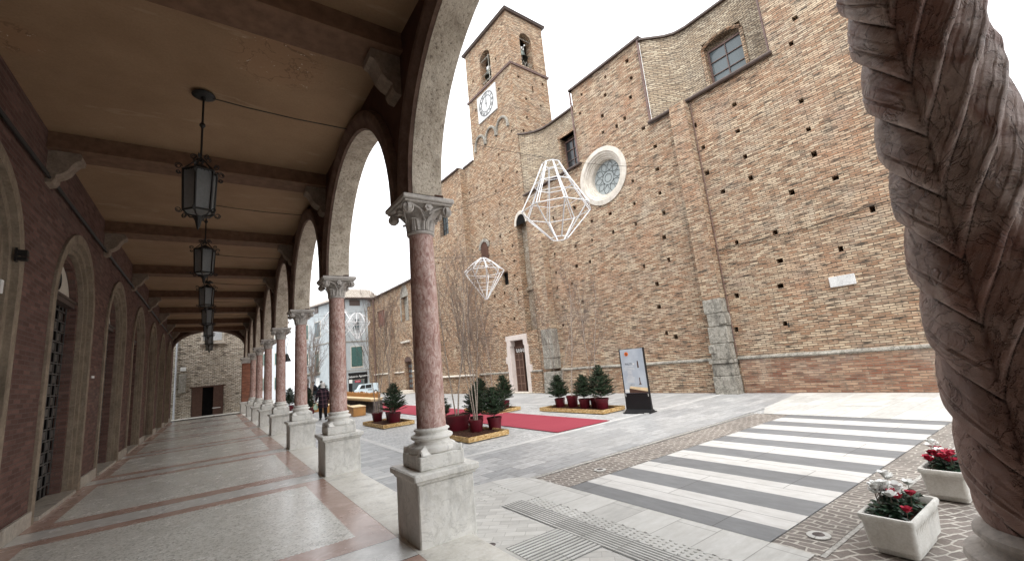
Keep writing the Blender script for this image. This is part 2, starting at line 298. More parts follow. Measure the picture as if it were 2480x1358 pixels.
def paving(name,c,joint,bw,rh,rough=.6,rot=0,var=.12,off=.5,ms=.006):
    n=NT(name); v=n.map(n.P,(1,1,1),rot=rot); b=n.n('TexBrick'); b.offset=off; n.set(b.inputs['Vector'],v); b.inputs['Scale'].default_value=1; b.inputs['Brick Width'].default_value=bw; b.inputs['Row Height'].default_value=rh; b.inputs['Mortar Size'].default_value=ms; b.inputs['Mortar Smooth'].default_value=.2
    n.set(b.inputs['Color1'],tuple(x*(1-var) for x in c)); n.set(b.inputs['Color2'],tuple(min(1,x*(1+var)) for x in c)); n.set(b.inputs['Mortar'],joint)
    a=n.noise(n.map(v,(1,3,1)),4,6,.7); cc=n.mix(.45,b.outputs[0],n.ramp(a,(.25,.3),(.75,.72)),'OVERLAY')
    g=n.noise(v,.9,5,.65); cc=n.mix(n.ramp(g,(.45,0.0),(.75,.30)),cc,tuple(x*.62 for x in c))
    n.bump(n.math('ADD',n.math('MULTIPLY',a,.3),n.math('SUBTRACT',1.0,b.outputs['Fac'])),.25,.01); return n.fin(cc,rough,.35)
MT['slab']=slabs()
MT['gcob']=setts('grey cobbles',(.33,.335,.34),(.50,.50,.50),(.60,.60,.58),.13,.10,rot=-.3,ms=.010)
MT['pcob']=setts('porphyry cobbles',(.17,.145,.13),(.26,.225,.20),(.50,.47,.42),.16,.10,rot=.45)
MT['pcobrow']=setts('porphyry border setts',(.17,.15,.135),(.25,.22,.20),(.48,.45,.40),.20,.085,rot=PI/2)
MT['cobborder']=setts('pale border setts',(.42,.41,.38),(.55,.53,.50),(.36,.34,.31),.10,.10)
MT['wpave']=paving('white stone paving',(.54,.53,.50),(.32,.31,.29),.9,.45,.6)
MT['wsmall']=paving('small white paving',(.56,.545,.51),(.40,.39,.36),.22,.11,.65,rot=.75,ms=.004)
MT['wstripe']=paving('white crossing stone',(.57,.555,.53),(.28,.27,.26),.47*4,.95,.6,rot=PI/2,var=.05)
MT['dstripe']=paving('dark crossing stone',(.20,.205,.21),(.12,.12,.12),.47*4,.95,.5,rot=PI/2,var=.08)
MT['wline']=plain('white stone line',(.55,.545,.53),.6,.3,var=.12,sc=5)
MT['kerb']=stone_mat('kerb stone',(.60,.57,.50),(.76,.74,.68),3,.5,.3,spec=.35,stain=.5,grain=25)
MT['groove']=plain('groove shadow joint',(.20,.20,.19),.8,.2)
def arcadefloor():
    n=NT('terrazzo floor'); p=n.sep(n.P)
    g1=n.noise(n.P,55,3,.8); g2=n.n('TexVoronoi'); n.set(g2.inputs['Vector'],n.P); g2.inputs['Scale'].default_value=52; r=n.sep(g2.outputs['Color'])[0]
    panel=n.ramp(r,(.05,(.42,.41,.37)),(.3,(.67,.665,.61)),(.7,(.77,.765,.71)),(.95,(.86,.85,.81))); big=n.noise(n.P,1.3,5,.6); panel=n.mix(n.ramp(big,(.4,0.0),(.75,.35)),panel,(.56,.55,.50))
    pv=n.noise(n.P,5,6,.7,.8); pink=n.ramp(pv,(.3,(.36,.235,.19)),(.55,(.48,.335,.28)),(.75,(.64,.50,.44)))
    white=n.ramp(n.noise(n.P,7,6,.7),(.3,(.50,.49,.46)),(.6,(.68,.67,.64)),(.8,(.80,.79,.76)))
    zx=n.math('PINGPONG',p[0],.022); zy=n.math('PINGPONG',p[1],.022)
    v=n.math('MODULO',n.math('ADD',p[1],4.1*10-8.13),4.1)     # 0 at the near edge of the pale band on each column line
    def between(x,a,b): return n.math('MULTIPLY',n.math('GREATER_THAN',x,a),n.math('LESS_THAN',x,b))
    vy=n.math('ADD',v,zx); py=between(vy,.93,3.83); px=between(n.math('ADD',p[0],n.math('SUBTRACT',zy,.011)),-1.76,1.25); isp=n.math('MULTIPLY',py,px)
    isw=n.math('LESS_THAN',v,.55)
    c=n.mix(isp,pink,panel); c=n.mix(isw,c,white)
    jl=n.math('LESS_THAN',n.math('ABSOLUTE',n.math('SUBTRACT',v,.55)),.006); jl2=n.math('GREATER_THAN',v,4.09); c=n.mix(n.math('MAXIMUM',jl,jl2),c,(.06,.05,.04))
    dirt=n.noise(n.P,2.2,6,.75); c=n.mix(n.ramp(dirt,(.58,0.0),(.8,.30)),c,(.10,.09,.075))
    spots=n.ramp(n.noise(n.P,6,3,.5),(.75,0.0),(.77,1.0)); c=n.mix(n.math('MULTIPLY',spots,.6),c,(.06,.05,.04))
    n.bump(n.math('ADD',g1,n.math('MULTIPLY',dirt,.6)),.10,.01)
    return n.fin(c,n.ramp(dirt,(.35,.15),(.7,.34)),.5)
MT['afloor']=arcadefloor()
# ------------------------------------------------------------ mesh builder
class MB:
    def __init__(s): s.v=[];s.f=[];s.mi=[];s.cur=0
    def add(s,vs,fs):
        o=len(s.v); s.v+= [tuple(v) for v in vs]
        for f in fs: s.f.append([o+i for i in f]); s.mi.append(s.cur)
        return s
    def box(s,x0,x1,y0,y1,z0,z1,top=1.0):
        cx,cy=(x0+x1)/2,(y0+y1)/2; t=top
        s.add([(x0,y0,z0),(x1,y0,z0),(x1,y1,z0),(x0,y1,z0)]+[(cx+(x-cx)*t,cy+(y-cy)*t,z1) for x,y in((x0,y0),(x1,y0),(x1,y1),(x0,y1))],[(3,2,1,0),(4,5,6,7),(0,1,5,4),(1,2,6,5),(2,3,7,6),(3,0,4,7)]); return s
    def bbox(s,x0,x1,y0,y1,z0,z1,b=.01):
        """box with chamfered vertical and top edges"""
        pts=lambda i:[(x0+i+b,y0+i),(x1-i-b,y0+i),(x1-i,y0+i+b),(x1-i,y1-i-b),(x1-i-b,y1-i),(x0+i+b,y1-i),(x0+i,y1-i-b),(x0+i,y0+i+b)]
        return s.rings([[(x,y,z) for x,y in pts(i)] for i,z in((b,z0),(0,z0+b),(0,z1-b),(b,z1))],cap=True)
    def rings(s,R,close=True,cap=False,loop=False):
        n=len(R[0]); vs=[p for r in R for p in r]; fs=[]
        m=len(R)
        for i in range(m if loop else m-1):
            for j in range(n if close else n-1):
                a=i*n+j;b=i*n+(j+1)%n;c=((i+1)%m)*n+(j+1)%n;d=((i+1)%m)*n+j; fs.append((a,b,c,d))
        if cap: fs.append(tuple(range(n-1,-1,-1))); fs.append(tuple((m-1)*n+j for j in range(n)))
        return s.add(vs,fs)
    def lathe(s,prof,cx=0,cy=0,n=32,cap=True,sq=0):
        R=[]
        for r,z in prof: R.append([(cx+r*cos(2*PI*j/n),cy+r*sin(2*PI*j/n),z) for j in range(n)])
        return s.rings(R,cap=cap)
    def tube(s,pts,r,n=6,r1=None,closed=False,cap=True):
        pts=[Vector(p) for p in pts]; m=len(pts); R=[]; up=None
        for i,p in enumerate(pts):
            if closed: d=pts[(i+1)%m]-pts[i-1]
            else: d=pts[min(i+1,m-1)]-pts[max(i-1,0)]
            if d.length<1e-9: d=Vector((0,0,1))
            d.normalize()
            if up is None: up=Vector((0,0,1)) if abs(d.z)<.9 else Vector((1,0,0))
            a=d.cross(up)
            if a.length<1e-4: a=d.cross(Vector((0,1,0)))
            a.normalize(); b=a.cross(d); up=b
            rr=r if r1 is None else r+(r1-r)*i/max(1,m-1)
            R.append([tuple(p+a*rr*cos(2*PI*j/n)+b*rr*sin(2*PI*j/n)) for j in range(n)])
        return s.rings(R,cap=cap and not closed,loop=closed)
    def ngon(s,pts): return s.add(pts,[tuple(range(len(pts)))])
    def prism(s,poly,fn,a,b):
        """poly 2-D extruded: fn(u,v,t)->xyz for t=a,b"""
        n=len(poly); vs=[fn(u,v,a) for u,v in poly]+[fn(u,v,b) for u,v in poly]
        return s.add(vs,[tuple(range(n)),tuple(range(2*n-1,n-1,-1))]+[(i,i+n,(i+1)%n+n,(i+1)%n) for i in range(n)])
    def build(s,name,mat,parent=None,smooth=False,loc=None,fix=True,ang=None):
        me=bpy.data.meshes.new(name); me.from_pydata(s.v,[],s.f)
        mats=mat if isinstance(mat,(list,tuple)) else [mat]
        for m in mats: me.materials.append(MT[m] if isinstance(m,str) else m)
        for p,k in zip(me.polygons,s.mi): p.material_index=k
        if fix:
            import bmesh; bm=bmesh.new(); bm.from_mesh(me); bmesh.ops.recalc_face_normals(bm,faces=bm.faces); bm.to_mesh(me); bm.free()
        if smooth:
            for p in me.polygons: p.use_smooth=True
            if ang: me.set_sharp_from_angle(angle=math.radians(ang))
        me.update(); o=bpy.data.objects.new(name,me); C.objects.link(o)
        if parent: o.parent=parent
        if loc: o.location=loc
        return o
def text_mesh(name,body,size,mat,parent,mtx,extr=.004,align='CENTER',shear=0):
    cu=bpy.data.curves.new(name,'FONT'); cu.body=body; cu.size=size; cu.extrude=extr; cu.align_x=align; cu.align_y='CENTER'; cu.shear=shear
    t=bpy.data.objects.new(name,cu); S.collection.objects.link(t); dg=bpy.context.evaluated_depsgraph_get(); dg.update()
    me=bpy.data.meshes.new_from_object(t.evaluated_get(dg)); bpy.data.objects.remove(t)
    me.transform(mtx); me.materials.clear(); me.materials.append(MT[mat]); me.name=name
    o=bpy.data.objects.new(name,me); C.objects.link(o); o.parent=parent; return o
def face_mx(origin,u,v):
    u=Vector(u).normalized(); v=Vector(v).normalized(); w=u.cross(v); o=Vector(origin)
    return Matrix(((u.x,v.x,w.x,o.x),(u.y,v.y,w.y,o.y),(u.z,v.z,w.z,o.z),(0,0,0,1)))
def struct(o): o['kind']='structure'; return o
G=-.20
PH=.0458       # the church stands turned this much from the arcade
# ------------------------------------------------------------ ground
def sheet(name,polys,mat,z,ts=0):
    b=MB()
    for p in polys:
        b.ngon([(x,y,z) for x,y in p]) if ts==0 else b.prism(p,lambda u,v,t:(u,v,t),z-ts,z)
    return struct(b.build(name,mat))
def rect(x0,x1,y0,y1): return [(x0,y0),(x1,y0),(x1,y1),(x0,y1)]
def chy(y0,X): return y0+.045*(X-4)      # lines laid square to the church
b=MB(); b.ngon([(x,y,G-.012) for x,y in rect(-300,300,-300,300)]); struct(b.build('ground','gcob'))
sheet('slab_paving',[[(2.0,5.85),(15.6,5.95),(15.6,chy(8.15,15.6)),(2.0,chy(8.15,2))],
   [(2.0,chy(8.15,2)),(3.62,chy(8.15,3.62)),(3.25,60),(2.0,60)],
   [(11.3,chy(8.15,11.3)),(15.6,chy(8.15,15.6)),(13.4,60),(8.95,60)],[(9.85,5.9),(11.3,5.9),(11.6,5.92),(11.0,5.94)]],'slab',G-.004)
sheet('white_line',[[(2.1,chy(8.15,2.1)),(15.5,chy(8.15,15.5)),(15.5,chy(8.15,15.5)+.16),(2.1,chy(8.15,2.1)+.16)],
   [(3.62,8.3),(3.78,8.3),(3.40,60),(3.24,60)],[(11.14,8.63),(11.30,8.64),(8.98,60),(8.82,60)],
   [(3.7,16.0),(11,16.3),(11,16.46),(3.7,16.16)],[(3.6,24.0),(10.5,24.3),(10.5,24.46),(3.6,24.16)]],'wline',G+.0)
sheet('cobble_paving',[rect(4.15,11.0,5.0,5.74),[(3.55,5.9),(4.15,5.74),(4.15,5.0),(4.05,5.5)],rect(2.0,16,-30,2.26)],'pcob',G-.004)
sheet('cobble_border',[[(3.5,5.74),(11.05,5.78),(11.05,5.86),(3.5,5.84)]],'cobborder',G+.001)
sheet('cobble_border_row',[rect(4.15,11.0,1.87,2.256)],'pcobrow',G+.0)
sheet('cobble_border_line',[rect(4.15,11.0,1.825,1.865)],'cobborder',G+.001)
# white pavement at the arcade, rounded corner
cor=[(4.15-.42+.42*cos(a),5.72-.0+.42*sin(a)) for a in [i*PI/2/8 for i in range(9)]]
sheet('near_pavement',[[(2.1,1.9),(4.15,1.9),(4.15,2.2)]+[(4.15,5.5)]+[(3.65+.5*cos(a),5.62+.55*sin(a)) for a in [i*PI/2/8 for i in range(9)]]+[(2.1,6.25)]],'wpave',G+.006)
sheet('near_pavement_setts',[[(2.3,2.2),(3.05,2.2),(3.05,5.05),(3.5,5.4),(3.2,5.85),(2.3,5.9)]],'wsmall',G+.010)
sheet('far_pavement',[[(11.0,1.2),(16,1.2),(16,6.45),(14.9,6.42),(11.9,5.95),(11.0,5.55)]],'wpave',G+.006)
sheet('far_pavement_inset',[[(12.6,3.7),(15.2,3.9),(15.2,4.9),(12.6,4.6)]],'wsmall',G+.010)
ws=[];ds=[]
x=4.16
for k in range(7):
    a=4.505+.935*k; ws.append(rect(a,a+.465,2.262,4.965)); ds.append(rect(x,a,2.262,4.965)); x=a+.465
ds.append(rect(x,10.98,2.262,4.965))
sheet('crossing_white_stripes',ws,'wstripe',G+.004); sheet('crossing_dark_stripes',ds,'dstripe',G+.004)
b=MB()      # tactile ribs: long strip and cross strip
for k in range(7):
    x=3.10+k*.042; b.box(x,x+.020,2.2,5.05,G+.0062,G+.0125)
for k in range(12):
    y=3.30+k*.055; b.box(2.42,3.08,y,y+.028,G+.0102,G+.0165)
struct(b.build('tactile_ribs','wpave'))
b=MB()
for k in range(8): x=3.08+k*.042; b.ngon([(x,2.2,G+.0115),(x+.016,2.2,G+.0115),(x+.016,5.05,G+.0115),(x,5.05,G+.0115)])
for k in range(13): y=3.28+k*.055; b.ngon([(2.42,y,G+.0115),(3.07,y,G+.0115),(3.07,y+.018,G+.0115),(2.42,y+.018,G+.0115)])
struct(b.build('tactile_grooves','groove'))
b=MB()
for i in range(38):
    for j in range(4): b.lathe([(.019,G+.006),(.017,G+.013),(.010,G+.015)],3.42+j*.055+(.027 if i%2 else 0),2.25+i*.073,8)
for i in range(5):
    for j in range(6):
        b.lathe([(.019,G+.006),(.017,G+.013),(.010,G+.015)],2.75+.16*j,5.75-.08*i+.02*j+(.04 if j%2 else 0)-.03*abs(j-3),8)
struct(b.build('tactile_studs','wpave'))
# red carpet
b=MB(); b.box(6.98,8.84,8.55,34,G+.001,G+.012); c_=b.build('red_carpet','carpet'); tag(c_,'long red carpet running down the middle of the square','carpet')
b=MB(); b.box(4.9,6.1,30.5,38,G+.001,G+.012); c_=b.build('red_carpet','carpet'); tag(c_,'far piece of red carpet behind the grey haired walker','carpet')
# ------------------------------------------------------------ arcade
AY=[4.37+4.1*k for k in range(-4,7)]   # column lines
XA,XW=1.895,-2.05; ZC=5.48
b=MB(); b.ngon([(x,y,0) for x,y in rect(-2.9,1.56,-16,34.2)]); struct(b.build('arcade_floor','afloor'))
b=MB()
b.box(1.56,2.12,-16,33.2,G,.002)
kb=struct(b.build('arcade_kerb','kerb'))
b=MB(); b.box(2.12,2.34,-16,34,G,G+.03); struct(b.build('kerb_step','kerb'))
arc=empty('arcade_building',(0,0,0),0,'dark vaulted portico with brick wall, ochre beamed ceiling and stone arches','building')
R1=1.75; SPR=3.46
def arch_pts(yc,r,n=28,z0=SPR): return [(yc+r*cos(PI-PI*i/n),z0+r*sin(PI-PI*i/n)) for i in range(n+1)]
wi=MB(); wo=MB()
ks=range(-4,7)
for k in ks:
    yc=4.37+4.1*k+2.05
    pts=arch_pts(yc,R1)
    # stone soffit ring
    s_=MB(); inner=pts; outer=arch_pts(yc,R1+.26)
    n=len(pts)
    prof=lambda t:None
    R=[]
    for i in range(n):
        a=PI-PI*i/(n-1); rad=lambda r:(yc+r*cos(a),SPR+r*sin(a))
        sec=[(1.70,R1),(1.95,R1),(2.05,R1+.02),(2.06,R1+.10),(2.09,R1+.12),(2.09,R1+.27),(1.70,R1+.27)]
        R.append([(x,rad(r)[0],rad(r)[1]) for x,r in sec])
    s_.rings(R,close=True,cap=True); 
    ao=s_.build('arch_stones','travert',arc,smooth=True,ang=35)
    m_=MB(); R=[]
    for i in range(n):
        a=PI-PI*i/(n-1); rad=lambda r:(yc+r*cos(a),SPR+r*sin(a))
        sec=[(1.699,R1+.005),(1.66,R1+.02),(1.655,R1+.09),(1.625,R1+.13),(1.61,R1+.19),(1.625,R1+.25),(1.66,R1+.265),(1.699,R1+.27)]
        R.append([(x,rad(r)[0],min(rad(r)[1],ZC-.005)) for x,r in sec])
    m_.rings(R,close=True,cap=True); m_.build('arch_moulding','mould',arc,smooth=True,ang=40)
    # spandrels
    pp=arch_pts(yc,R1+.20); y0,y1=yc-2.05,yc+2.05
    for (mb,X,zt) in ((wi,1.70,ZC+.3),(wo,2.06,9.0)):
        ys=[y0]+[p[0] for p in pp]+[y1]; zs=[SPR]+[p[1] for p in pp]+[SPR]
        for i in range(len(ys)-1):
            if X<2 : mb.ngon([(X,ys[i],zs[i]),(X,ys[i+1],zs[i+1]),(X,ys[i+1],zt),(X,ys[i],zt)])
            else: mb.ngon([(X,ys[i],zs[i]),(X,ys[i+1],zs[i+1]),(X,ys[i+1],zt),(X,ys[i],zt)])
    # pier block above each capital
    wi.box(1.70,2.06,y0-.30,y0+.30,SPR,SPR+.02)
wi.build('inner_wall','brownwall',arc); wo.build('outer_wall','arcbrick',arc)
b=MB(); b.box(-2.05,1.70,-16,33.0,ZC,ZC+.2); b.build('ceiling','ceil',arc)
b=MB(); b.box(-6,2.35,-16.3,33.4,9,9.2); b.build('roof','lead',arc)
for k in range(-4,8):
    y=4.37+4.1*k
    if k==7: y=32.6
    b=MB(); b.box(-2.05,1.70,y-.21,y+.21,5.26,ZC-.002); b.box(-2.05,1.70,y-.235,y+.235,5.225,5.262); b.build('beam','beam',arc)
    for sgn,X in ((1,1.70),(-1,-2.05)):
        b=MB(); poly=[(0,5.222),(.34,5.222),(.36,5.17),(.35,5.11),(.30,5.09),(.26,5.03),(.22,4.94),(.16,4.88),(.10,4.85),(.10,4.80),(.07,4.74),(0,4.72)]
        b.prism([(u,v) for u,v in poly],lambda u,v,t:(X-sgn*u,t,v),y-.13,y+.13); b.build('bracket','console',arc)
# left wall with doorways (arched recesses)
lw=MB(); sk=MB()
DO=[6.45+4.1*k for k in range(-5,7)]
RO,ZS=1.40,3.15
ylast=-16
for yc in DO:
    pts=[(yc+RO*cos(PI-PI*i/20),ZS+RO*sin(PI-PI*i/20)) for i in range(21)]
    if yc-RO<-16: continue
    lw.ngon([(XW,ylast,0),(XW,yc-RO,0),(XW,yc-RO,ZS),(XW,yc-RO,ZC+.1),(XW,ylast,ZC+.1)])
    for i in range(20): lw.ngon([(XW,pts[i][0],pts[i][1]),(XW,pts[i+1][0],pts[i+1][1]),(XW,pts[i+1][0],ZC+.1),(XW,pts[i][0],ZC+.1)])
    if yc-RO-ylast>.1: sk=MB(); sk.bbox(XW,XW+.05,ylast+.0,yc-RO+.0,0,.20,.008); sk.build('skirting','skirt',arc)
    ylast=yc+RO
lw.ngon([(XW,ylast,0),(XW,34.2,0),(XW,34.2,ZC+.1),(XW,ylast,ZC+.1)]); sk=MB(); sk.bbox(XW,XW+.05,ylast,34.1,0,.20,.008)
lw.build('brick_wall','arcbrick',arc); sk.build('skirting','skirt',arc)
b=MB(); b.tube([(XW+.045,-15,4.80),(XW+.045,33,4.80)],.022,6); b.tube([(XW+.03,-15,4.86),(XW+.03,33,4.86)],.013,5); b.build('cable_conduit','iron',arc)
def portal(r0,r1,x0,x1,yc,zb=0,n=20):
    """flat arched band: between radius r0<r1; from x0 (face) back to x1"""
    o=[(yc-r1,zb)]+[(yc+r1*cos(PI-PI*i/n),ZS+r1*sin(PI-PI*i/n)) for i in range(n+1)]+[(yc+r1,zb)]
    i_=[(yc-r0,zb)]+[(yc+r0*cos(PI-PI*i/n),ZS+r0*sin(PI-PI*i/n)) for i in range(n+1)]+[(yc+r0,zb)]
    return [[(x0,*o[k]),(x0,*i_[k]),(x1,*i_[k]),(x1,*o[k])] for k in range(len(o))]
for di,yc in enumerate(DO):
    if yc-RO<-16: continue
    d=MB(); d.rings(portal(1.24,RO,XW+.035,XW-.16,yc),cap=True); d.rings(portal(1.13,1.25,XW-.03,XW-.16,yc),cap=True); d.rings(portal(1.06,1.14,XW-.075,XW-.16,yc),cap=True)
    do=d.build('door_surround','doorstone',arc,smooth=True,ang=40)
    d=MB(); d.rings(portal(.96,1.08,XW-.15,XW-.37,yc),cap=True); d.build('door_reveal','arcbrick',arc)
    d=MB(); d.prism([(yc+.95*cos(PI*i/18),3.48+.0+ (ZS-3.48+.95*sin(PI*i/18) if ZS+.95*sin(PI*i/18)>3.48 else 0)) for i in range(19)],lambda u,v,t:(t,u,v),XW-.25,XW-.30)
    d.build('tympanum','tymp',arc)
    d=MB(); d.tube([(XW-.245,yc+.17*cos(a),3.76+.17*sin(a)) for a in [2*PI*i/16 for i in range(16)]],.02,6,closed=True); d.prism([(yc+.16*cos(2*PI*i/16),3.76+.16*sin(2*PI*i/16)) for i in range(16)],lambda u,v,t:(t,u,v),XW-.238,XW-.249); d.build('round_vent','iron',arc)
    d=MB(); d.box(XW-.34,XW-.18,yc-1.0,yc+1.0,3.38,3.48); d.box(XW-.34,XW-.15,yc-1.02,yc+1.02,3.46,3.50); d.build('lintel','lead',arc)
    d=MB(); d.box(XW-.36,XW-.32,yc-.96,yc+.96,.06,3.38); dr=d.build('door_panel','dark',arc)
    d=MB()
    for i in range(9): y=yc-.92+i*.23; d.box(XW-.295,XW-.28,y-.012,y+.012,.08,3.38)
    for j in range(17):
        z=.25+j*.19; d.box(XW-.302,XW-.278,yc-.95,yc+.95,z-.010,z+.010)
    for i in range(8):
        for j in range(16):
            if (i+j)%2: d.box(XW-.298,XW-.286,yc-.92+i*.23+.05,yc-.92+i*.23+.18,.25+j*.19+.03,.25+j*.19+.16)
    d.build('door_grille','grillemetal',dr)
    d=MB(); d.box(XW-.50,XW+.05,yc-1.06,yc+1.06,0,.055); d.build('threshold','skirt',arc)
# end arch wall
ye=33.0; ow=MB(); a_,bb=1.84,1.12; zs=4.15; pts=[(-.175+a_*cos(PI-PI*i/24),zs+bb*sin(PI-PI*i/24)) for i in range(25)]
for side in (0,.4):
    for i in range(24): ow.ngon([(pts[i][0],ye+side,pts[i][1]),(pts[i+1][0],ye+side,pts[i+1][1]),(pts[i+1][0],ye+side,9),(pts[i][0],ye+side,9)])
ow.build('end_wall','brownwall',arc)
ow=MB(); R=[]
for i in range(25):
    a=PI-PI*i/24; q=lambda e:(-.175+(a_+e)*cos(a),zs+(bb+e)*sin(a)); R.append([(q(.12)[0],ye-.04,q(.12)[1]),(q(0)[0],ye-.04,q(0)[1]),(q(0)[0],ye+.4,q(0)[1]),(q(.12)[0],ye+.4,q(.12)[1])])
ow.rings(R,cap=True); ow.build('end_arch','mould',arc,smooth=True,ang=40)
ow=MB(); ow.box(1.55,2.05,32.75,33.4,.7,3.1); ow.build('end_pier','pierbrick',arc)
ow=MB(); ow.bbox(1.50,2.10,32.70,33.45,0,.7,.02); ow.bbox(1.46,2.14,32.66,33.49,.60,.68,.01); ow.build('end_pier_base','marble',arc)
ow=MB(); ow.box(1.50,2.12,32.7,33.45,3.1,3.2); ow.box(1.46,2.16,32.66,33.49,3.35,3.46); ow.box(1.53,2.09,32.73,33.42,3.2,3.35); ow.build('end_pier_capital','capital',arc)
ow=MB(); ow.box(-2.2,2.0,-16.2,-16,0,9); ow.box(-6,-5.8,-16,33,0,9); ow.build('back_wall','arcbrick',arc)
for (y,z,h,w) in ((7.3,3.0,.16,.07),(12.4,2.1,.05,.2)):
    ow=MB(); ow.bbox(XW,XW+.02,y-w/2,y+w/2,z-h/2,z+h/2,.004); ow.build('wall_plate','white',arc)
ow=MB(); ow.box(XW,XW+.10,7.62,7.70,3.46,3.53); ow.box(XW,XW+.10,7.62,7.70,3.40,3.44); ow.box(XW,XW+.02,7.60,7.9,3.38,3.55); ow.build('wall_socket','iron',arc)
# ------------------------------------------------------------ columns
def plinth(b):
    b.bbox(-.295,.295,-.295,.295,G-.0,.555,.012)
    b.bbox(-.315,.315,-.315,.315,.553,.585,.008); b.bbox(-.345,.345,-.345,.345,.583,.650,.012)
def colbase(b):
    b.bbox(-.238,.238,-.238,.238,.648,.785,.010)
    b.lathe([(.225,.786),(.240,.80),(.243,.825),(.236,.845),(.215,.858),(.19,.868),(.178,.888),(.180,.905),(.205,.912),(.216,.925),(.212,.942),(.190,.952),(.172,.958),(.166,.972),(.170,.985),(.184,.992),(.182,1.004),(.165,1.012),(.150,1.02)],0,0,40)
    for sx in(-1,1):
        for sy in(-1,1):      # corner leaves on the plinth block
            b.rings([[(sx*(p+dx*q),sy*(p-dx*q),.787+h*k) for dx,k in((-1,0),(-.5,1),(0,1.25),(.5,1),(1,0))] for p,q,h in((.145,.05,.065),(.18,.045,.05),(.205,.032,.04),(.222,.018,.045),(.226,.006,.03))],close=False,cap=False)
def shaft(b):
    P=[(.150,1.02),(.151,1.06)]
    for i in range(9): t=i/8; P.append((.149+.004*sin(PI*t)-.017*t,1.06+t*2.02))
    b.lathe(P,0,0,40,cap=False)
def spiral(cx,cz,r,turns,dirn=1,n=26): 
    return [(cx+dirn*(r*(1-.82*i/n))*sin(turns*2*PI*i/n),cz+(r*(1-.82*i/n))*cos(turns*2*PI*i/n)) for i in range(n+1)]
def capital(b):
    b.lathe([(.135,3.075),(.150,3.082),(.156,3.095),(.150,3.108),(.137,3.112),(.136,3.125),(.140,3.16),(.150,3.22),(.168,3.27),(.195,3.32),(.225,3.365),(.235,3.385)],0,0,40,cap=False)
    b.bbox(-.278,.278,-.278,.278,3.378,3.405,.008); b.bbox(-.300,.300,-.300,.300,3.403,3.460,.010)
    for k in range(4):
        a=PI/4+k*PI/2; ca,sa=cos(a),sin(a)
        # a pair of volutes wraps each corner
        for sg in(-1,1):
            ta=a+sg*PI/4*.95; tx,ty=-sin(a)*sg,cos(a)*sg
            cen=(ca*.285+tx*.030,sa*.285+ty*.030)
            dx,dy=cos(a+sg*.85),sin(a+sg*.85)
            # disc and raised spiral, facing outwards along the abacus side
            nx,ny=(round(cos(a+sg*PI/4)),round(sin(a+sg*PI/4)))
            ux,uy=-ny,nx
            if ux*ca+uy*sa<0: ux,uy=-ux,-uy
            ox,oy=nx*.232+ux*.225,ny*.232+uy*.225
            b.prism([(.058*cos(2*PI*i/18),.058*sin(2*PI*i/18)) for i in range(18)],lambda u,v,t:(ox+ux*u+nx*t,oy+uy*u+ny*t,3.318+v),-.03,.012)
            sp=spiral(0,0,.055,1.9,-1); b.tube([(ox+ux*u+nx*.018,oy+uy*u+ny*.018,3.318+v) for u,v in sp],.010,6,r1=.006)
            st=[(nx*(.232-.03*q)+ux*(.225-.20*q),ny*(.232-.03*q)+uy*(.225-.20*q),3.372-.085*q*q+.0) for q in [i/6 for i in range(7)]]
            b.tube(st,.014,6,r1=.010)
    for k in range(8):      # tall leaves, the tips curling out
        a=k*PI/4; w=.050 if k%2==0 else .058; top=3.27 if k%2==0 else 3.25
        R=[]
        for i in range(8):
            t=i/7; z=3.115+(top-3.115)*min(1,t*1.25) if t<.8 else top-.02*(t-.8)*5
            r=.142+.035*t*t+(.030*(t-.7)/.3 if t>.7 else 0)
            ww=w*(1-.35*t*t) if t<.85 else w*.45
            R.append([((r+h)*cos(a)-dd*ww*sin(a),(r+h)*sin(a)+dd*ww*cos(a),z) for dd,h in((-1,-.006),(-.55,.012),(-.12,.006),(0,.016),(.12,.006),(.55,.012),(1,-.006))])
        b.rings(R,close=False)
    for k in range(4):      # rosette at each abacus centre
        a=k*PI/2; nx,ny=cos(a),sin(a); ux,uy=-ny,nx
        for j in range(6):
            q=j*PI/3; cx_,cz_=.030*cos(q),.030*sin(q)
            b.prism([(cx_+.017*cos(2*PI*i/8),cz_+.017*sin(2*PI*i/8)) for i in range(8)],lambda u,v,t:(nx*t+ux*u,ny*t+uy*u,3.345+v),.20,.262)
        b.prism([(.016*cos(2*PI*i/8),.016*sin(2*PI*i/8)) for i in range(8)],lambda u,v,t:(nx*t+ux*u,ny*t+uy*u,3.345+v),.20,.272)
        for sg in(-1,1):
            b.tube([(nx*(.165+.05*q)+ux*sg*(.01+.07*q),ny*(.165+.05*q)+uy*sg*(.01+.07*q),3.22+.10*q) for q in [i/5 for i in range(6)]],.010,5)
POS=['nearest pink marble column beyond the twisted one, on a stained white plinth','second pink column, in front of the plaid coated walker','third pink column, between grey house and dark walkers','fourth pink column from the twisted one','fifth pink column, halfway down the row','sixth pink column, near the far arch','last round pink column, next to the far brick pier']
def make_col(lbl):
    r=empty('column',(0,0,0),0,lbl,'column','pink marble columns along the arcade')
    b=MB(); plinth(b); b.build('plinth','marble',r,smooth=True,ang=30)
    b=MB(); colbase(b); b.build('column_base','marble',r,smooth=True,ang=35)
    b=MB(); shaft(b); b.build('shaft','pink',r,smooth=True)
    b=MB(); capital(b); b.build('capital','capital',r,smooth=True,ang=35)
    return r
c0=make_col(POS[0]); c0.location=(XA,4.37,0)
for k in range(1,7):
    c=copy_tree(c0); c.location=(XA,4.37+4.1*k,0); c['label']=POS[k]
for k in (-2,-3,-4):
    c=copy_tree(c0); c.location=(XA,4.37+4.1*k,0); c['label']='pink marble column behind the camera, out of the picture'
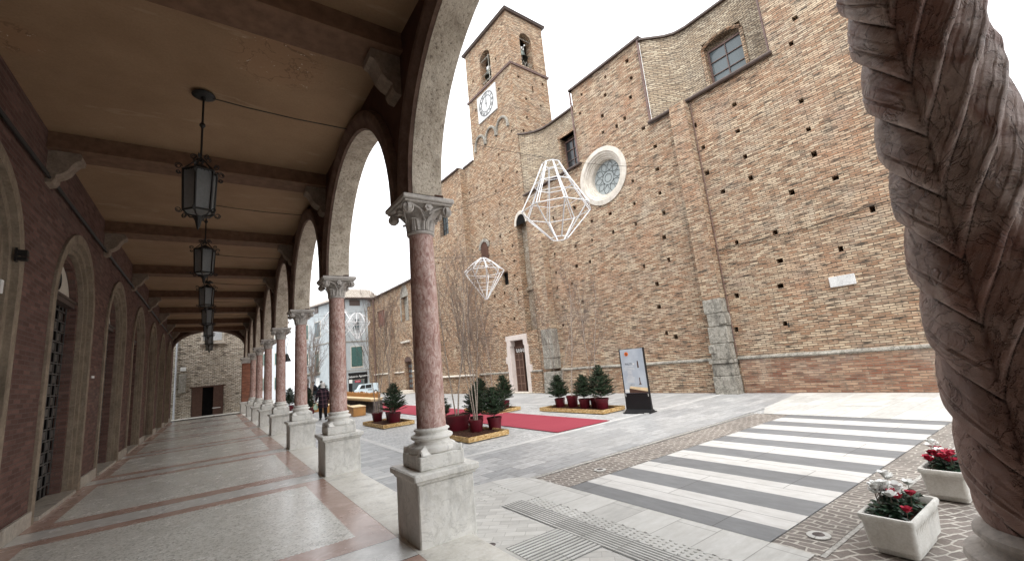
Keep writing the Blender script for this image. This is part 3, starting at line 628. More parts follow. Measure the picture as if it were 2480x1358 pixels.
# the twisted column
tw=empty('twisted_column',(XA,.222,0),0,'massive twisted dark marble column standing close on the right','column')
b=MB(); plinth(b); b.build('plinth','marble',tw,smooth=True,ang=30)
b=MB(); colbase(b); b.build('column_base','capital',tw,smooth=True,ang=35)
b=MB(); capital(b); b.build('capital','capital',tw,smooth=True,ang=35)
NZ,NA=620,256; vs=[];rg=[]; z0,z1=1.0,3.10
TH=math.atan2(-.24,-XA)      # towards the camera
for i in range(NZ+1):
    z=z0+(z1-z0)*i/NZ; env=min(1,(z-z0)/.10,(z1-z)/.10); env=max(0,env)**.5
    for j in range(NA):
        th=2*PI*j/NA; u=(th-TH+PI)%(2*PI)-PI; u=u+.30     # +u to the right as seen
        u=(u+PI)%(2*PI)-PI
        if u>=0: g=.35*(u**.88)
        else: g=.15*abs(u)**.9
        per=.195
        wob=.009*sin(3.1*z+2.2*u)+.005*sin(11*z+5*u)
        ph=(z-g+wob)/per; t=ph%1.0
        lip=1-math.exp(-t/.05)
        if u>=0:
            h=(.034+.014*min(1,u/1.2))*lip*(1-.78*t**.8)
            up=sum(w_*math.exp(-((t-c_)/.022)**2) for c_,w_ in ((.07,.9),(.24,1),(.33,1),(.50,.8),(.58,.8))); line=math.exp(-((t-.285)/.022)**2)+.8*math.exp(-((t-.54)/.022)**2)+.7*math.exp(-((t-.80)/.03)**2)
        else:
            h=.040*lip*max(0,math.cos(t*PI/2*.98))**.45
            up=sum(w_*math.exp(-((t-c_)/.025)**2) for c_,w_ in ((.10,.7),(.34,1),(.46,.9))); line=math.exp(-((t-.40)/.022)**2)+.7*math.exp(-((t-.68)/.03)**2)
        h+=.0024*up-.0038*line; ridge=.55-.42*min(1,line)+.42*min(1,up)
        if t<.02 or t>.965: ridge=0
        seam=math.exp(-(u/.07)**2); h-=.006*seam; 
        back=math.exp(-((abs(u)-PI)/.2)**2); h*=(1-back)
        r=.133+.004*sin(z*2)+h*env+.0022*sin(40*z+9*th)*sin(23*z-6*th)
        vs.append((r*cos(th),r*sin(th),z)); rg.append(max(0,min(1,ridge))*(1-.5*seam))
fs=[(i*NA+j,i*NA+(j+1)%NA,(i+1)*NA+(j+1)%NA,(i+1)*NA+j) for i in range(NZ) for j in range(NA)]
me=bpy.data.meshes.new('twisted_shaft'); me.from_pydata(vs,[],fs); at=me.attributes.new('ridge','FLOAT','POINT'); at.data.foreach_set('value',rg)
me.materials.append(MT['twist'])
for p in me.polygons: p.use_smooth=True
o=bpy.data.objects.new('twisted_shaft',me); C.objects.link(o); o.parent=tw
# ------------------------------------------------------------ church
HOLES=[(2.24,9.90),(3.55,6.12),(3.57,11.72),(3.83,10.95),(3.84,3.98),(3.92,7.92),(3.93,7.08),(3.93,8.92),(4.75,6.12),(5.47,4.98),(5.51,4.02),(5.65,3.21),(5.75,1.98),(5.86,7.08),(5.89,7.90),(5.89,9.93),(5.96,8.91),(6.74,5.00),(6.87,6.97),(7.09,3.14),(7.27,8.92),(7.31,7.89),(7.33,1.97),(7.43,9.92),(9.23,9.90),(9.31,8.90),(9.34,6.99),(9.37,7.87),(9.47,5.04),(9.51,6.00),(9.64,10.95),(9.72,1.96),(9.83,13.52),(9.91,14.43),(10.02,12.67),(10.10,2.15),(10.18,4.18),(10.25,3.24),(10.48,11.89),(10.57,8.89),(10.66,7.87),(10.67,5.05),(10.75,6.98),(10.97,11.75),(11.18,14.43),(11.34,13.57),(11.68,12.67),(11.78,11.86),(12.01,6.98),(12.03,7.87),(12.74,14.45),(13.01,13.54),(13.18,7.89),(13.32,6.97),(13.62,5.98),(14.18,8.91),(14.43,4.14),(14.43,6.99),(14.53,5.97),(14.60,3.20),(15.00,5.17),(15.77,8.91),(15.86,4.11),(15.96,3.18),(15.99,6.98),(16.04,5.98),(16.07,5.16),(2.9,4.9)]
THOLES=[(18.38,12.68),(18.51,15.42),(18.72,22.01),(19.35,18.83),(19.36,21.02),(19.43,4.97),(19.43,5.73),(19.47,7.46),(19.50,8.40),(19.57,6.59),(19.62,9.30),(19.85,12.72),(20.00,4.07),(20.00,10.32),(20.01,13.62),(20.02,14.56),(20.39,11.36),(20.59,8.39),(20.64,9.32),(20.66,12.35),(20.71,5.74),(20.87,4.96),(21.21,13.37),(21.47,4.06),(21.70,10.32),(21.78,5.73),(21.90,9.31),(22.03,8.46),(22.14,18.86),(22.14,21.15),(22.33,11.35),(22.75,13.37),(24.12,11.38),(23.7,13.4),(23.9,9.3)]
LHOLES=[(25.1,12.9),(25.3,10.4),(25.2,8.6),(26.0,9.6),(26.9,8.3),(25.7,7.2),(27.2,7.0),(25.4,5.8),(26.6,5.6),(28.0,6.1),(25.9,4.3),(27.5,4.2),(26.3,2.9),(25.2,3.1),(28.1,9.4),(27.6,2.4)]
D=15.5
ch=empty('church',(0,0,0),-0,'long brick church side wall full of square scaffold holes, with round window','church')
ch.rotation_euler=(0,0,PH)
def wallgrid(b,plane,uc,zc,inside,holes,depth,fn):
    """grid wall; fn(u,z,d)->xyz ; holes=(u0,u1,z0,z1,depth) """
    us=sorted(set([round(x,4) for x in uc]+[round(h[k],4) for h in holes for k in(0,1)])); zs=sorted(set([round(x,4) for x in zc]+[round(h[k],4) for h in holes for k in(2,3)]))
    for i in range(len(us)-1):
        um=(us[i]+us[i+1])/2
        hh=[h for h in holes if h[0]<um<h[1]]
        j=0; run=None
        for j in range(len(zs)):
            ok=False
            if j<len(zs)-1:
                zm=(zs[j]+zs[j+1])/2; ok=inside(um,zm) and not any(h[2]<zm<h[3] for h in hh)
            if ok and run is None: run=j
            if not ok and run is not None:
                b.ngon([fn(us[i],zs[run],0),fn(us[i+1],zs[run],0),fn(us[i+1],zs[j],0),fn(us[i],zs[j],0)]); run=None
    for (u0,u1,z0,z1,dp) in holes:
        if dp is None: continue
        b.add([fn(u0,z0,0),fn(u1,z0,0),fn(u1,z1,0),fn(u0,z1,0),fn(u0,z0,dp),fn(u1,z0,dp),fn(u1,z1,dp),fn(u0,z1,dp)],[(0,1,5,4),(1,2,6,5),(2,3,7,6),(3,0,4,7),(4,5,6,7)])
def sq(l,s=.085,dp=.4):
    o=[]
    for u,z in l:
        w=s*random.uniform(.75,1.15); h=s*random.uniform(.8,1.15); o.append((u-w,u+w,z-h,z+h,dp))
    return o
def F(x0): return lambda u,z,d:(x0+d,u,z)
def hgt(s):
    if s<4.45: return 19
    if s<9.18: return 11
    if s<13.4: return 15
    return 11
b=MB()
rose=(10.75,13.55,8.45,11.15)
wallgrid(b,D,[1.3,4.45,9.18,13.4,18.0],[G-.1,11,15,19],lambda s,z:z<hgt(s),sq(HOLES)+[(*rose,None)],.4,F(D))
# side returns where the wall steps in height
rc,rz=12.15,9.80
N=40; RO_=1.32
ring=[(rc+RO_*cos(2*PI*i/N+PI/4),rz+RO_*sin(2*PI*i/N+PI/4)) for i in range(N)]
sqp=[]
for i in range(N):
    a=2*PI*i/N+PI/4; k=1/max(abs(cos(a)),abs(sin(a))); sqp.append((rc+1.4*k*cos(a),rz+1.35*k*sin(a)))
for i in range(N):
    j=(i+1)%N; b.ngon([(D,*ring[i]),(D,*ring[j]),(D,*sqp[j]),(D,*sqp[i])])
b.ngon([(D,1.3,G-.1),(D+22,1.3,G-.1),(D+22,1.3,19),(D,1.3,19)]); b.ngon([(D,4.45,11),(D+4,4.45,11),(D+4,4.45,19),(D,4.45,19)])
b.ngon([(D,13.4,11),(D+4,13.4,11),(D+4,13.4,15),(D,13.4,15)])
b.build('wall','church',ch,fix=False)
b=MB()
# inner wall between the high blocks: curved, rubble faced
rc_=[(D+.02,9.18),(D+.10,9.05),(D+.45,8.75),(D+.85,8.40),(D+1.1,8.05),(D+1.2,7.6)]
for i in range(len(rc_)-1):
    (xa,sa),(xb,sb)=rc_[i],rc_[i+1]; b.ngon([(xa,sa,10.9),(xb,sb,10.9),(xb,sb,14.9),(xa,sa,14.9)])
wallgrid(b,0,[4.45,7.6],[10.9,14.9],lambda s,z:True,[(5.55,7.12,11.68,13.75,.35)]+sq([(8.0,12.9)][:0]),.4,F(D+1.2))
for i in range(1): b.ngon([(D+1.2,4.45,10.9),(D,4.45,10.9),(D,4.45,14.9),(D+1.2,4.45,14.9)])
b.build('upper_wall','roughbrick',ch,fix=False); b=MB()
rl=[(D+.02,17.9),(D+.3,17.7),(D+.75,17.2),(D+.95,16.7),(D+1.0,16.2)]
for i in range(len(rl)-1):
    (xa,sa),(xb,sb)=rl[i],rl[i+1]; b.ngon([(xa,sa,10.9),(xb,sb,10.9),(xb,sb,14.85),(xa,sa,14.85)])
wallgrid(b,0,[13.4,16.2],[10.9,14.85],lambda s,z:True,[(14.2,15.55,11.6,13.6,.5)],.4,F(D+1.0))
b.build('upper_wall','roughbrick',ch,fix=False)
b=MB()      # roofs and eaves
def eave(b,x0,s0,x1,s1,z,w=.18,t=.09,dirx=-1):
    b.box(min(x0,x1)-w,max(x0,x1)+0.02,min(s0,s1),max(s0,s1),z,z+t)
eave(b,D,9.10,D,13.48,15.0,.14,.10); b.box(D-.15,D+5,13.3,13.5,15.0,15.10); b.box(D-.1,D+5,9.1,9.25,14.95,15.12)
b.box(D-.14,D+22,1.16,4.5,19,19.1)
for L,zt in ((rc_,14.9),(rl,14.85)):
    P=[(x-.14,s,zt) for x,s in L]+([(D+1.06,4.45,zt)] if L is rc_ else [(D+.86,13.4,zt)])
    for i in range(len(P)-1):
        (xa,sa,za),(xb,sb,zb)=P[i],P[i+1]; b.add([(xa,sa,zt),(xb,sb,zt),(xb,sb,zt+.09),(xa,sa,zt+.09),(D+5,sa,zt),(D+5,sb,zt),(D+5,sb,zt+.09),(D+5,sa,zt+.09)],[(0,1,2,3),(3,2,6,7),(0,1,5,4)])
b.build('roof_edge','lead',ch)
b=MB(); b.box(D-.16,D+1.2,4.40,9.26,10.97,11.03); b.tube([(D-.12,4.38,10.99),(D-.12,9.28,10.99)],.07,8); b.build('gutter','lead',ch); b=MB(); b.box(D-.15,D+1.0,13.3,17.9,10.95,11.01); b.tube([(D-.11,13.3,10.97),(D-.11,17.9,10.97)],.06,8); b.build('gutter','lead',ch)
for s_,z0,z1,xo in ((9.22,11.05,14.95,-.06),(4.50,11.05,18.9,.08),(13.46,11.05,14.95,-.06),(7.44,1.1,10.9,-.03)):
    b=MB(); b.tube([(D+xo,s_,z0),(D+xo,s_,z1)],.045 if s_!=7.44 else .018,8)
    for q in range(3): 
        if s_!=7.44: b.tube([(D+xo,s_,z0+(z1-z0)*(q+.5)/3),(D+xo,s_,z0+(z1-z0)*(q+.5)/3+.06)],.058,8)
    b.build('downpipe','rust',ch)
def window(x,s0,s1,z0,z1,glass,frame,nx=2,nz=3,arch=0,par=ch,name='window',bar=.03):
    b=MB(); b.box(x-.03,x+.03,s0,s0+.07,z0,z1); b.box(x-.03,x+.03,s1-.07,s1,z0,z1); b.box(x-.03,x+.03,s0+.07,s1-.07,z1-.07,z1); b.box(x-.03,x+.03,s0+.07,s1-.07,z0,z0+.07)
    for i in range(1,nx): s_=s0+(s1-s0)*i/nx; b.box(x-.022,x+.022,s_-bar/2,s_+bar/2,z0+.07,z1-.07)
    for i in range(1,nz): z=z0+(z1-z0)*i/nz; b.box(x-.018,x+.018,s0+.07,s1-.07,z-bar/2,z+bar/2)
    w=b.build(name,frame,par); g=MB(); g.box(x+.032,x+.045,s0,s1,z0,z1); g.build('pane',glass,w); return w
window(D+1.45,5.62,7.05,11.74,13.45,'glass','rust',2,3)
b=MB(); # brick segmental head and jambs
for i in range(10):
    a=math.radians(125-7*i); r=1.25; s_=6.335+r*cos(a); z=12.72+r*sin(a)*.95
    b.tube([(D+1.14,6.335+1.28*cos(math.radians(128-7.6*i)),12.45+1.28*sin(math.radians(128-7.6*i))),(D+1.14,6.335+1.28*cos(math.radians(128-7.6*(i+1))),12.45+1.28*sin(math.radians(128-7.6*(i+1))))],.07,4)
b.box(D+1.15,D+1.5,5.50,5.62,11.7,13.5); b.box(D+1.15,D+1.5,7.05,7.18,11.7,13.5); b.build('window_surround','tower',ch)
window(D+1.3,14.28,15.48,11.65,13.45,'darkglass','rust',2,3)
b=MB(); b.box(D+.94,D+1.3,14.12,14.28,11.6,13.6); b.box(D+.94,D+1.3,15.48,15.62,11.6,13.6); b.box(D+.9,D+1.3,14.1,15.64,13.6,13.78); b.build('window_surround','tower',ch)
# round window: stepped stone rings, glass with petals of tracery
b=MB()
R=[]
for i in range(64):
    a=2*PI*i/64; R.append([(x,rc+r*cos(a),rz+r*sin(a)) for r,x in ((1.40,D+.03),(1.40,D-.05),(1.18,D-.07),(1.16,D-.03),(1.13,D+.0),(1.08,D-.0),(1.05,D+.07),(1.0,D+.07),(.98,D+.14),(.92,D+.14),(.89,D+.20),(.86,D+.20),(.84,D+.55))])
b.rings(R,close=False,loop=True); b.build('round_window_frame','palestone',ch,smooth=True,ang=30)
b=MB(); b.prism([(rc+.86*cos(2*PI*i/48),rz+.86*sin(2*PI*i/48)) for i in range(48)],lambda u,v,t:(t,u,v),D+.42,D+.44); rg_=b.build('round_window_glass','roseglass',ch)
b=MB(); 
b.tube([(D+.40,rc+.20*cos(2*PI*i/24),rz+.20*sin(2*PI*i/24)) for i in range(24)],.008,5,closed=True); b.tube([(D+.40,rc+.34*cos(2*PI*i/32),rz+.34*sin(2*PI*i/32)) for i in range(32)],.008,5,closed=True)
for k in range(10):
    a=2*PI*k/10
    for sg in(-1,1): b.tube([(D+.40,rc+(.34+.46*q)*cos(a+sg*.30*sin(PI*q)*(1-.25*q)),rz+(.34+.46*q)*sin(a+sg*.30*sin(PI*q)*(1-.25*q))) for q in [i/8 for i in range(9)]],.008,5)
b.build('tracery','iron',rg_)
# buttress right
b=MB(); b.box(D-.36,D+.05,7.50,8.17,3.14,10.70); b.box(D-.36,D+.05,7.50,8.17,10.70,10.98,top=.9); b.build('buttress','church',ch)
b=MB()
for z0,z1,w0,w1,px in ((-.25,.42,-.05,.08,.09),(.42,.86,-.03,.05,.07),(.98,1.55,-.0,.02,.03),(1.55,2.15,-.03,.0,.02),(2.15,2.62,-.06,-.06,.02),(2.62,3.14,.0,.02,.02)):
    b.bbox(D-.36-px,D+.05,7.50+w0,8.17+w1,z0,z1-.012,.02)
b.box(D-.48,D+.05,7.44,8.27,.86,.98); b.bbox(D-.44,D+.02,7.43,7.70,2.2,2.55,.03); b.bbox(D-.43,D+.02,7.98,8.24,1.2,1.5,.03); b.build('buttress_base','wallstone',ch,smooth=True,ang=30)
# left pilaster beside the tower
b=MB(); b.box(D-.42,D+.05,16.45,17.25,3.1,7.95); b.box(D-.42,D+.05,16.45,17.25,7.95,8.3,top=.6); b.build('buttress','church',ch)
b=MB()
for z0,z1,w0,w1,px in ((-.25,.35,-.1,.1,.10),(.35,.92,-.06,.08,.07),(1.05,1.6,0,.04,.02),(1.6,2.3,-.04,.0,.03),(2.3,3.1,.0,.03,.02)): b.bbox(D-.42-px,D+.05,16.45+w0,17.25+w1,z0,z1-.012,.02)
b.build('buttress_base','wallstone',ch,smooth=True,ang=30)
# plinth zone and string course
b=MB(); b.box(D-.07,D+.02,1.23,7.38,G-.1,.93); b.build('wall_plinth','church_red',ch); b=MB(); b.box(D-.07,D+.02,8.3,16.35,G-.1,.93); b.build('wall_plinth','church',ch)
b=MB(); 
def string(s0,s1,x,z=.93):
    n=max(2,int((s1-s0)/.7)); 
    R=[]
    for i in range(n+1):
        s_=s0+(s1-s0)*i/n; e=.012*math.sin(i*7.3)+.008*sin(i*3.1)
        R.append([(x+.03,s_,z-.02),(x-.09,s_,z-.01+e),(x-.12+e,s_,z+.03),(x-.10,s_,z+.07+e),(x-.05,s_,z+.10),(x+.03,s_,z+.12)])
    b.rings(R,cap=True)
string(1.22,7.42,D); b.build('string_course','wallstone',ch); b=MB(); string(8.3,16.38,D); b.build('string_course','wallstone',ch)
b=MB(); b.bbox(D-.05,D+.02,3.66,4.30,2.88,3.19,.008); b.build('wall_plaque','plaque',ch)
b=MB(); b.tube([(D-.05,5.62,1.98+.0),(D-.10,5.62,1.94),(D-.10,5.62,1.86)],.02,5); b.tube([(D-.05,2.2+i*.0,6.2) for i in range(2)],.01,4)
b.tube([(D-.03,1.4+.5*i,4.98+.05*sin(i*.7)-.012*i) for i in range(13)],.012,4); b.build('wall_cable','iron',ch)
# ------------------------------------------------------------ bell tower (continues to the ground beside the church)
tw2=empty('bell_tower',(0,0,0),PH,'square brick bell tower with clock face and open arched belfry','tower')
T0,T1=17.95,22.9; TD=3.05
b=MB()
def slit(l): return l
fl=sq(THOLES[:32],.085)
nf=[(19.98,21.18,20.0,22.45,None),(19.22,20.62,G+.02,2.82,None),(17.70+.35,18.95,3.2,9.7,.45),(20.2,20.88,6.2,7.02,.35)]
wallgrid(b,0,[T0,T1],[G-.1,23.6],lambda s,z:True,fl+nf,.4,F(D))
# arch heads over belfry openings
def archfill(b,fn,uc,r,zs,z1,n=14,th=.55):
    for i in range(n):
        a0,a1=PI-PI*i/n,PI-PI*(i+1)/n
        b.ngon([fn(uc+r*cos(a0),zs+r*sin(a0),0),fn(uc+r*cos(a1),zs+r*sin(a1),0),fn(uc+r*cos(a1),z1,0),fn(uc+r*cos(a0),z1,0)])
        b.ngon([fn(uc+r*cos(a0),zs+r*sin(a0),0),fn(uc+r*cos(a1),zs+r*sin(a1),0),fn(uc+r*cos(a1),zs+r*sin(a1),th),fn(uc+r*cos(a0),zs+r*sin(a0),th)])
    for sg in(-1,1): b.ngon([fn(uc+sg*r,z1-2.45 if False else 20.0,0),fn(uc+sg*r,20.0,th),fn(uc+sg*r,zs,th),fn(uc+sg*r,zs,0)])
archfill(b,F(D),20.58,.60,21.85,22.45)
SF=lambda u,z,d:(D+u,T0+d,z)
rs=[(u-.08,u+.08,z-.09,z+.09,.4) for u,z in ((.55,19.0),(1.0,17.6),(.9,16.3),(2.2,17.5),(2.6,19.2),(.5,15.3),(1.9,15.6))]+[(1.6,1.72,18.3,18.75,.4)]
wallgrid(b,0,[0,TD],[G-.1,23.6],lambda s,z:True,rs+[(.98,1.98,20.0,22.5,None)],.4,SF)
archfill(b,SF,1.48,.50,22.0,22.5)
# floor of belfry, back walls
b.ngon([(D,T0,20.0),(D+TD,T0,20.0),(D+TD,T1,20.0),(D,T1,20.0)])
b.ngon([(D+TD,T0,G),(D+TD,T1,G),(D+TD,T1,23.6),(D+TD,T0,23.6)]); b.ngon([(D,T1,G),(D+TD,T1,G),(D+TD,T1,23.6),(D,T1,23.6)])
b.build('tower_wall','tower',tw2,fix=False)
b=MB(); b.box(D-.16,D+TD+.16,T0-.16,T1+.16,23.55,23.63); b.box(D-.19,D+TD+.19,T0-.19,T1+.19,23.63,23.69); b.rings([[(D-.21,T0-.21,23.692),(D+TD+.21,T0-.21,23.692),(D+TD+.21,T1+.21,23.692),(D-.21,T1+.21,23.692)],[(D+1.4,T0+2.3,24.3),(D+1.6,T0+2.3,24.3),(D+1.6,T0+2.6,24.3),(D+1.4,T0+2.6,24.3)]],cap=True); b.build('tower_roof','lead',tw2)
b=MB(); b.box(D-.09,D+TD+.09,T0-.09,T1+.09,19.72,19.80); b.box(D-.11,D+TD+.11,T0-.11,T1+.11,19.80,19.84); b.build('cornice','rust',tw2)
for cy_,r_ in ((18.72,.0),(19.35,.62),(20.62,.60),(21.88,.60)):
    if r_==0: continue
    b=MB(); R=[]
    for i in range(17):
        a=PI-PI*i/16; R.append([(x,cy_+r*cos(a),16.1+r*sin(a)*1.15) for x,r in((D+.0,r_-.10),(D-.10,r_-.10),(D-.13,r_-.02),(D-.10,r_+.03),(D+.0,r_+.04))])
    b.rings(R,cap=True); b.bbox(D-.14,D+.02,cy_-r_-.08,cy_-r_+.08,15.85,16.1,.02); b.bbox(D-.14,D+.02,cy_+r_-.08,cy_+r_+.08,15.85,16.1,.02); b.build('corbel_arch','wallstone',tw2,smooth=True,ang=35)

ck=MB(); ck.bbox(D-.08,D+.02,19.62,21.78,17.58,19.48,.01); clock=ck.build('clock_face','plaque',tw2)
ck=MB(); cc=(20.72,18.55)
for r in (.80,.55): ck.tube([(D-.09,cc[0]+r*cos(2*PI*i/40),cc[1]+r*sin(2*PI*i/40)) for i in range(40)],.018,5,closed=True)
for k in range(60):
    a=2*PI*k/60; ck.box(D-.095,D-.085,cc[0]+.84*cos(a)-.008,cc[0]+.84*cos(a)+.008,cc[1]+.84*sin(a)-.008,cc[1]+.84*sin(a)+.008)
ck.build('dial','black',clock)
for k,rn in enumerate(['XII','I','II','III','IIII','V','VI','VII','VIII','IX','X','XI']):
    a=2*PI*k/12; up=Vector((0,-sin(a),cos(a))); rt=Vector((0,-cos(a),-sin(a)))
    text_mesh('numeral',rn,.24,'black',clock,face_mx((D-.086,cc[0]-.675*sin(a),cc[1]+.675*cos(a)),rt,up),.004)
ck=MB()
for a,l in ((.10,.50),(PI-.12,.30)):
    ck.tube([(D-.11,cc[0],cc[1]),(D-.11,cc[0]-l*sin(a),cc[1]+l*cos(a))],.022,5,r1=.008)
ck.prism([(.05*cos(2*PI*i/10),.05*sin(2*PI*i/10)) for i in range(10)],lambda u,v,t:(t,cc[0]+u,cc[1]+v),D-.12,D-.09); ck.build('clock_hands','black',clock)
MT['bronze']=plain('green grey bronze',(.12,.14,.125),.4,.5,.6)
for x,y,z,s_ in ((D+.45,20.75,20.75,.9),(D+1.5,T0+.5,21.0,.95)):
    b=MB(); b.lathe([(.02*s_,.62*s_),(.14*s_,.60*s_),(.20*s_,.50*s_),(.22*s_,.30*s_),(.28*s_,.12*s_),(.40*s_,0),(.38*s_,.0),(.26*s_,.10*s_),(.02*s_,.5*s_)],0,0,24,cap=False); o=b.build('bell','bronze',tw2,smooth=True,loc=(x,y,z))
    b=MB(); b.tube([(x-.1,y-.45,z+.68*s_),(x+.1,y+.45,z+.68*s_)],.05,6); b.box(x-.12,x+.12,y-.12,y+.12,z+.62*s_,z+.85*s_); b.tube([(x,y,z+.3),(x,y,z-.05)],.03,6); b.build('bell_yoke','white',tw2)
b=MB()
for z in(20.35,20.9,22.0): b.tube([(D+.15,20.0,z),(D+.15,21.16,z)],.03,5)
b.tube([(D+.15,20.35,20.0),(D+.15,20.35,22.1)],.035,5); b.tube([(D+.98,T0+.15,22.1),(D+1.98,T0+.15,22.1)],.03,5)
for q in range(4):
    b.tube([(D+1.0+.24*q,T0+.12,20.0),(D+1.24+.24*q,T0+.12,20.5)],.014,4); b.tube([(D+1.24+.24*q,T0+.12,20.0),(D+1.0+.24*q,T0+.12,20.5)],.014,4)
    b.tube([(D+.12,20.0+.28*q,20.0),(D+.12,20.28+.28*q,20.4)],.014,4)
b.build('bell_frame','wallstone',tw2)
# door in the foot of the tower
b=MB(); b.bbox(D-.07,D+.35,18.92,19.24,G,2.50,.015); b.bbox(D-.07,D+.35,20.60,20.95,G,2.50,.015); b.bbox(D-.075,D+.35,18.98,20.98,2.80,3.10,.015)
b.bbox(D-.07,D+.35,18.99,19.32,2.48,2.82,.015); b.bbox(D-.07,D+.35,20.52,20.9,2.48,2.82,.015); b.bbox(D-.075,D+.05,18.74,19.0,.95,1.35,.015); b.bbox(D-.075,D+.05,20.9,21.1,1.5,1.9,.015); fr=b.build('door_frame','rosestone',tw2,smooth=True,ang=30)
b=MB(); b.box(D+.36,D+1.6,19.0,20.8,G,2.9); b.build('door_depth','dark',tw2)
b=MB(); b.box(D+.26,D+.32,19.8,20.62,G,2.0); b.box(D+.26,D+.32,19.24,20.62,2.0,2.80); dl=b.build('door_leaf','oak',tw2)
b=MB()
for z in (-.15,.28,.75,1.2,1.65,2.0,2.38): b.box(D+.235,D+.262,19.82,20.60,z,z+.045)
for y in (19.84,20.19,20.56): b.box(D+.240,D+.262,y,y+.04,G,2.02)
b.build('door_rail','oakedge',dl)
b=MB()
for k in range(5): b.tube([(D+.22,20.3-.2*k+.08*sin(q*1.3+k),2.2+.10*cos(q*1.1+k)) for q in range(7)],.018,4)
b.build('garland','white',dl)
b=MB(); b.bbox(D-.35,D+.1,18.9,21.0,G,G+.07,.01); b.build('door_step','palestone',tw2)
b=MB(); b.box(D-.07,D+.02,21.0,T1,G-.1,.93); b.build('wall_plinth','tower',tw2); b=MB(); b.box(D-.07,D+.02,T0,18.9,G-.1,.93); b.build('wall_plinth','tower',tw2)
b=MB(); string(21.0,24.2,D); string(17.9,18.75,D); b.build('string_course','wallstone',tw2)
# recessed gothic niche trim
b=MB(); R=[]
for i in range(13):
    a=PI-PI*i/12; R.append([(x,18.48+r*cos(a),9.45+r*sin(a)*1.35) for x,r in((D+.02,.44),(D-.05,.44),(D-.05,.60),(D+.02,.60))])
b.rings(R,cap=True); b.build('niche_arch','palestone',tw2)
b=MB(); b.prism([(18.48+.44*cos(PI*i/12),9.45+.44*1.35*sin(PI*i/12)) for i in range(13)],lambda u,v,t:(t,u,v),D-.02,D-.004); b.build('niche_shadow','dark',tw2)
b=MB(); b.box(D+.40,D+.46,18.06,18.94,3.2,9.7); b.box(D+.30,D+.5,18.1,18.94,5.55,5.75); b.build('niche_fill','rubble',tw2)
b=MB(); R=[]
for i in range(13):
    a=PI-PI*i/12; R.append([(x,22.45+r*cos(a),9.05+r*sin(a)) for x,r in((D+.02,.42),(D-.06,.42),(D-.09,.50),(D-.06,.62),(D+.02,.62))])
b.rings(R,cap=True); b.build('niche_arch','wallstone',tw2,smooth=True,ang=40)
b=MB(); b.prism([(22.45+.42*cos(PI*i/12),9.05+.42*sin(PI*i/12)) for i in range(13)]+[(22.03,8.3),(22.87,8.3)],lambda u,v,t:(t,u,v),D-.02,D-.005); b.build('niche_back','brownwall',tw2)
window(D+.28,20.2,20.88,6.2,7.02,'darkglass','iron',4,1,par=tw2,bar=.02)
b=MB(); b.bbox(D-.08,D+.02,17.45,17.65,2.9,3.2,.01); b.build('meter_box','white',ch)
# taller block left of the tower
lb=empty('church_transept',(0,0,0),PH,'tall plain brick block left of the bell tower with one barred window','church')
b=MB(); x1=D-.42
wallgrid(b,0,[24.10,29.2],[G-.1,15.3],lambda s,z:True,sq(LHOLES,.085)+[(26.25,27.45,11.2,13.7,.3)],.4,F(x1))
b.ngon([(x1,24.10,G),(D+.02,24.10,G),(D+.02,24.10,15.3),(x1,24.10,15.3)]); b.ngon([(x1,29.2,G),(D+6,29.2,G),(D+6,29.2,15.3),(x1,29.2,15.3)])
wallgrid(b,0,[T1,24.10],[G-.1,15.4],lambda s,z:True,sq(THOLES[32:]),.4,F(D)); b.build('wall','tower',lb,fix=False)
b=MB(); b.box(x1-.15,D+6,24.2,29.4,15.3,15.4); b.box(D-.1,D+6,T1,24.2,15.4,15.5); b.build('roof_edge','lead',lb)
window(x1+.26,26.25,27.45,11.2,13.7,'glass','iron',3,5,par=lb)
b=MB()
for i in range(5): b.tube([(x1-.02,26.25+.3*i,11.2),(x1-.02,26.25+.3*i,13.7)],.012,4)
for i in range(6): b.tube([(x1-.02,26.2,11.3+.45*i),(x1-.02,27.5,11.3+.45*i)],.012,4)
b.build('window_bars','iron',lb)
b=MB(); string(24.10,29.2,x1); b.build('string_course','palestone',lb)
# low wing further left
wg=empty('church_wing',(0,0,0),PH,'lower old brick wing with pointed window and dark arched door','church')
b=MB(); 
wallgrid(b,0,[29.0,44.8],[G-.1,9.25],lambda s,z:True,[(34.95,36.35,6.0,8.2,.4),(34.75,36.2,G,2.5,.5),(40.5,42.5,6.2,7.8,.25)]+sq([(33.1,5),(33.0,7),(37.8,6.1),(38.9,3.4),(37.6,4.1),(31,6),(31.2,3.1)],.1),.4,F(D))
b.ngon([(D,29.0,G),(D+5,29,G),(D+5,29,9.25),(D,29,9.25)])
b.build('wall','tower',wg,fix=False)
b=MB(); b.box(D-.30,D+.3,28.9,45.0,9.25,9.34); b.add([(D-.3,28.9,9.35),(D-.3,45,9.35),(D+4,45,10.6),(D+4,28.9,10.6)],[(0,1,2,3)]); b.build('wing_roof','lead',wg)
for s0,s1 in ((38.4,39.3),(43.9,44.8)):
    b=MB(); b.box(D-.35,D+.02,s0,s1,G,8.6); b.build('buttress','church',wg)
b=MB(); b.tube([(D-.12,43.2,G),(D-.12,43.2,9.2)],.07,7); b.build('downpipe','rust',wg)
for sc_ in (34.95,35.0):
    pass
b=MB(); 
R=[]
for i in range(15):
    t=i/14; a=PI*.5*(1-abs(2*t-1)) if False else None
    # pointed arch from two arcs
    if t<=.5: ang=PI-(PI/3)*(t/.5); c=(36.35,8.0); px=c[0]+1.4*cos(ang) ; pz=8.0+1.4*sin(ang)
    else: ang=(PI/3)*((1-t)/.5); px=34.95+1.4*cos(ang); pz=8.0+1.4*sin(ang)
    R.append([(D-.04,px,pz),(D-.07,px+(px-35.65)*.12,pz+.06),(D+.0,px+(px-35.65)*.2,pz+.14)])
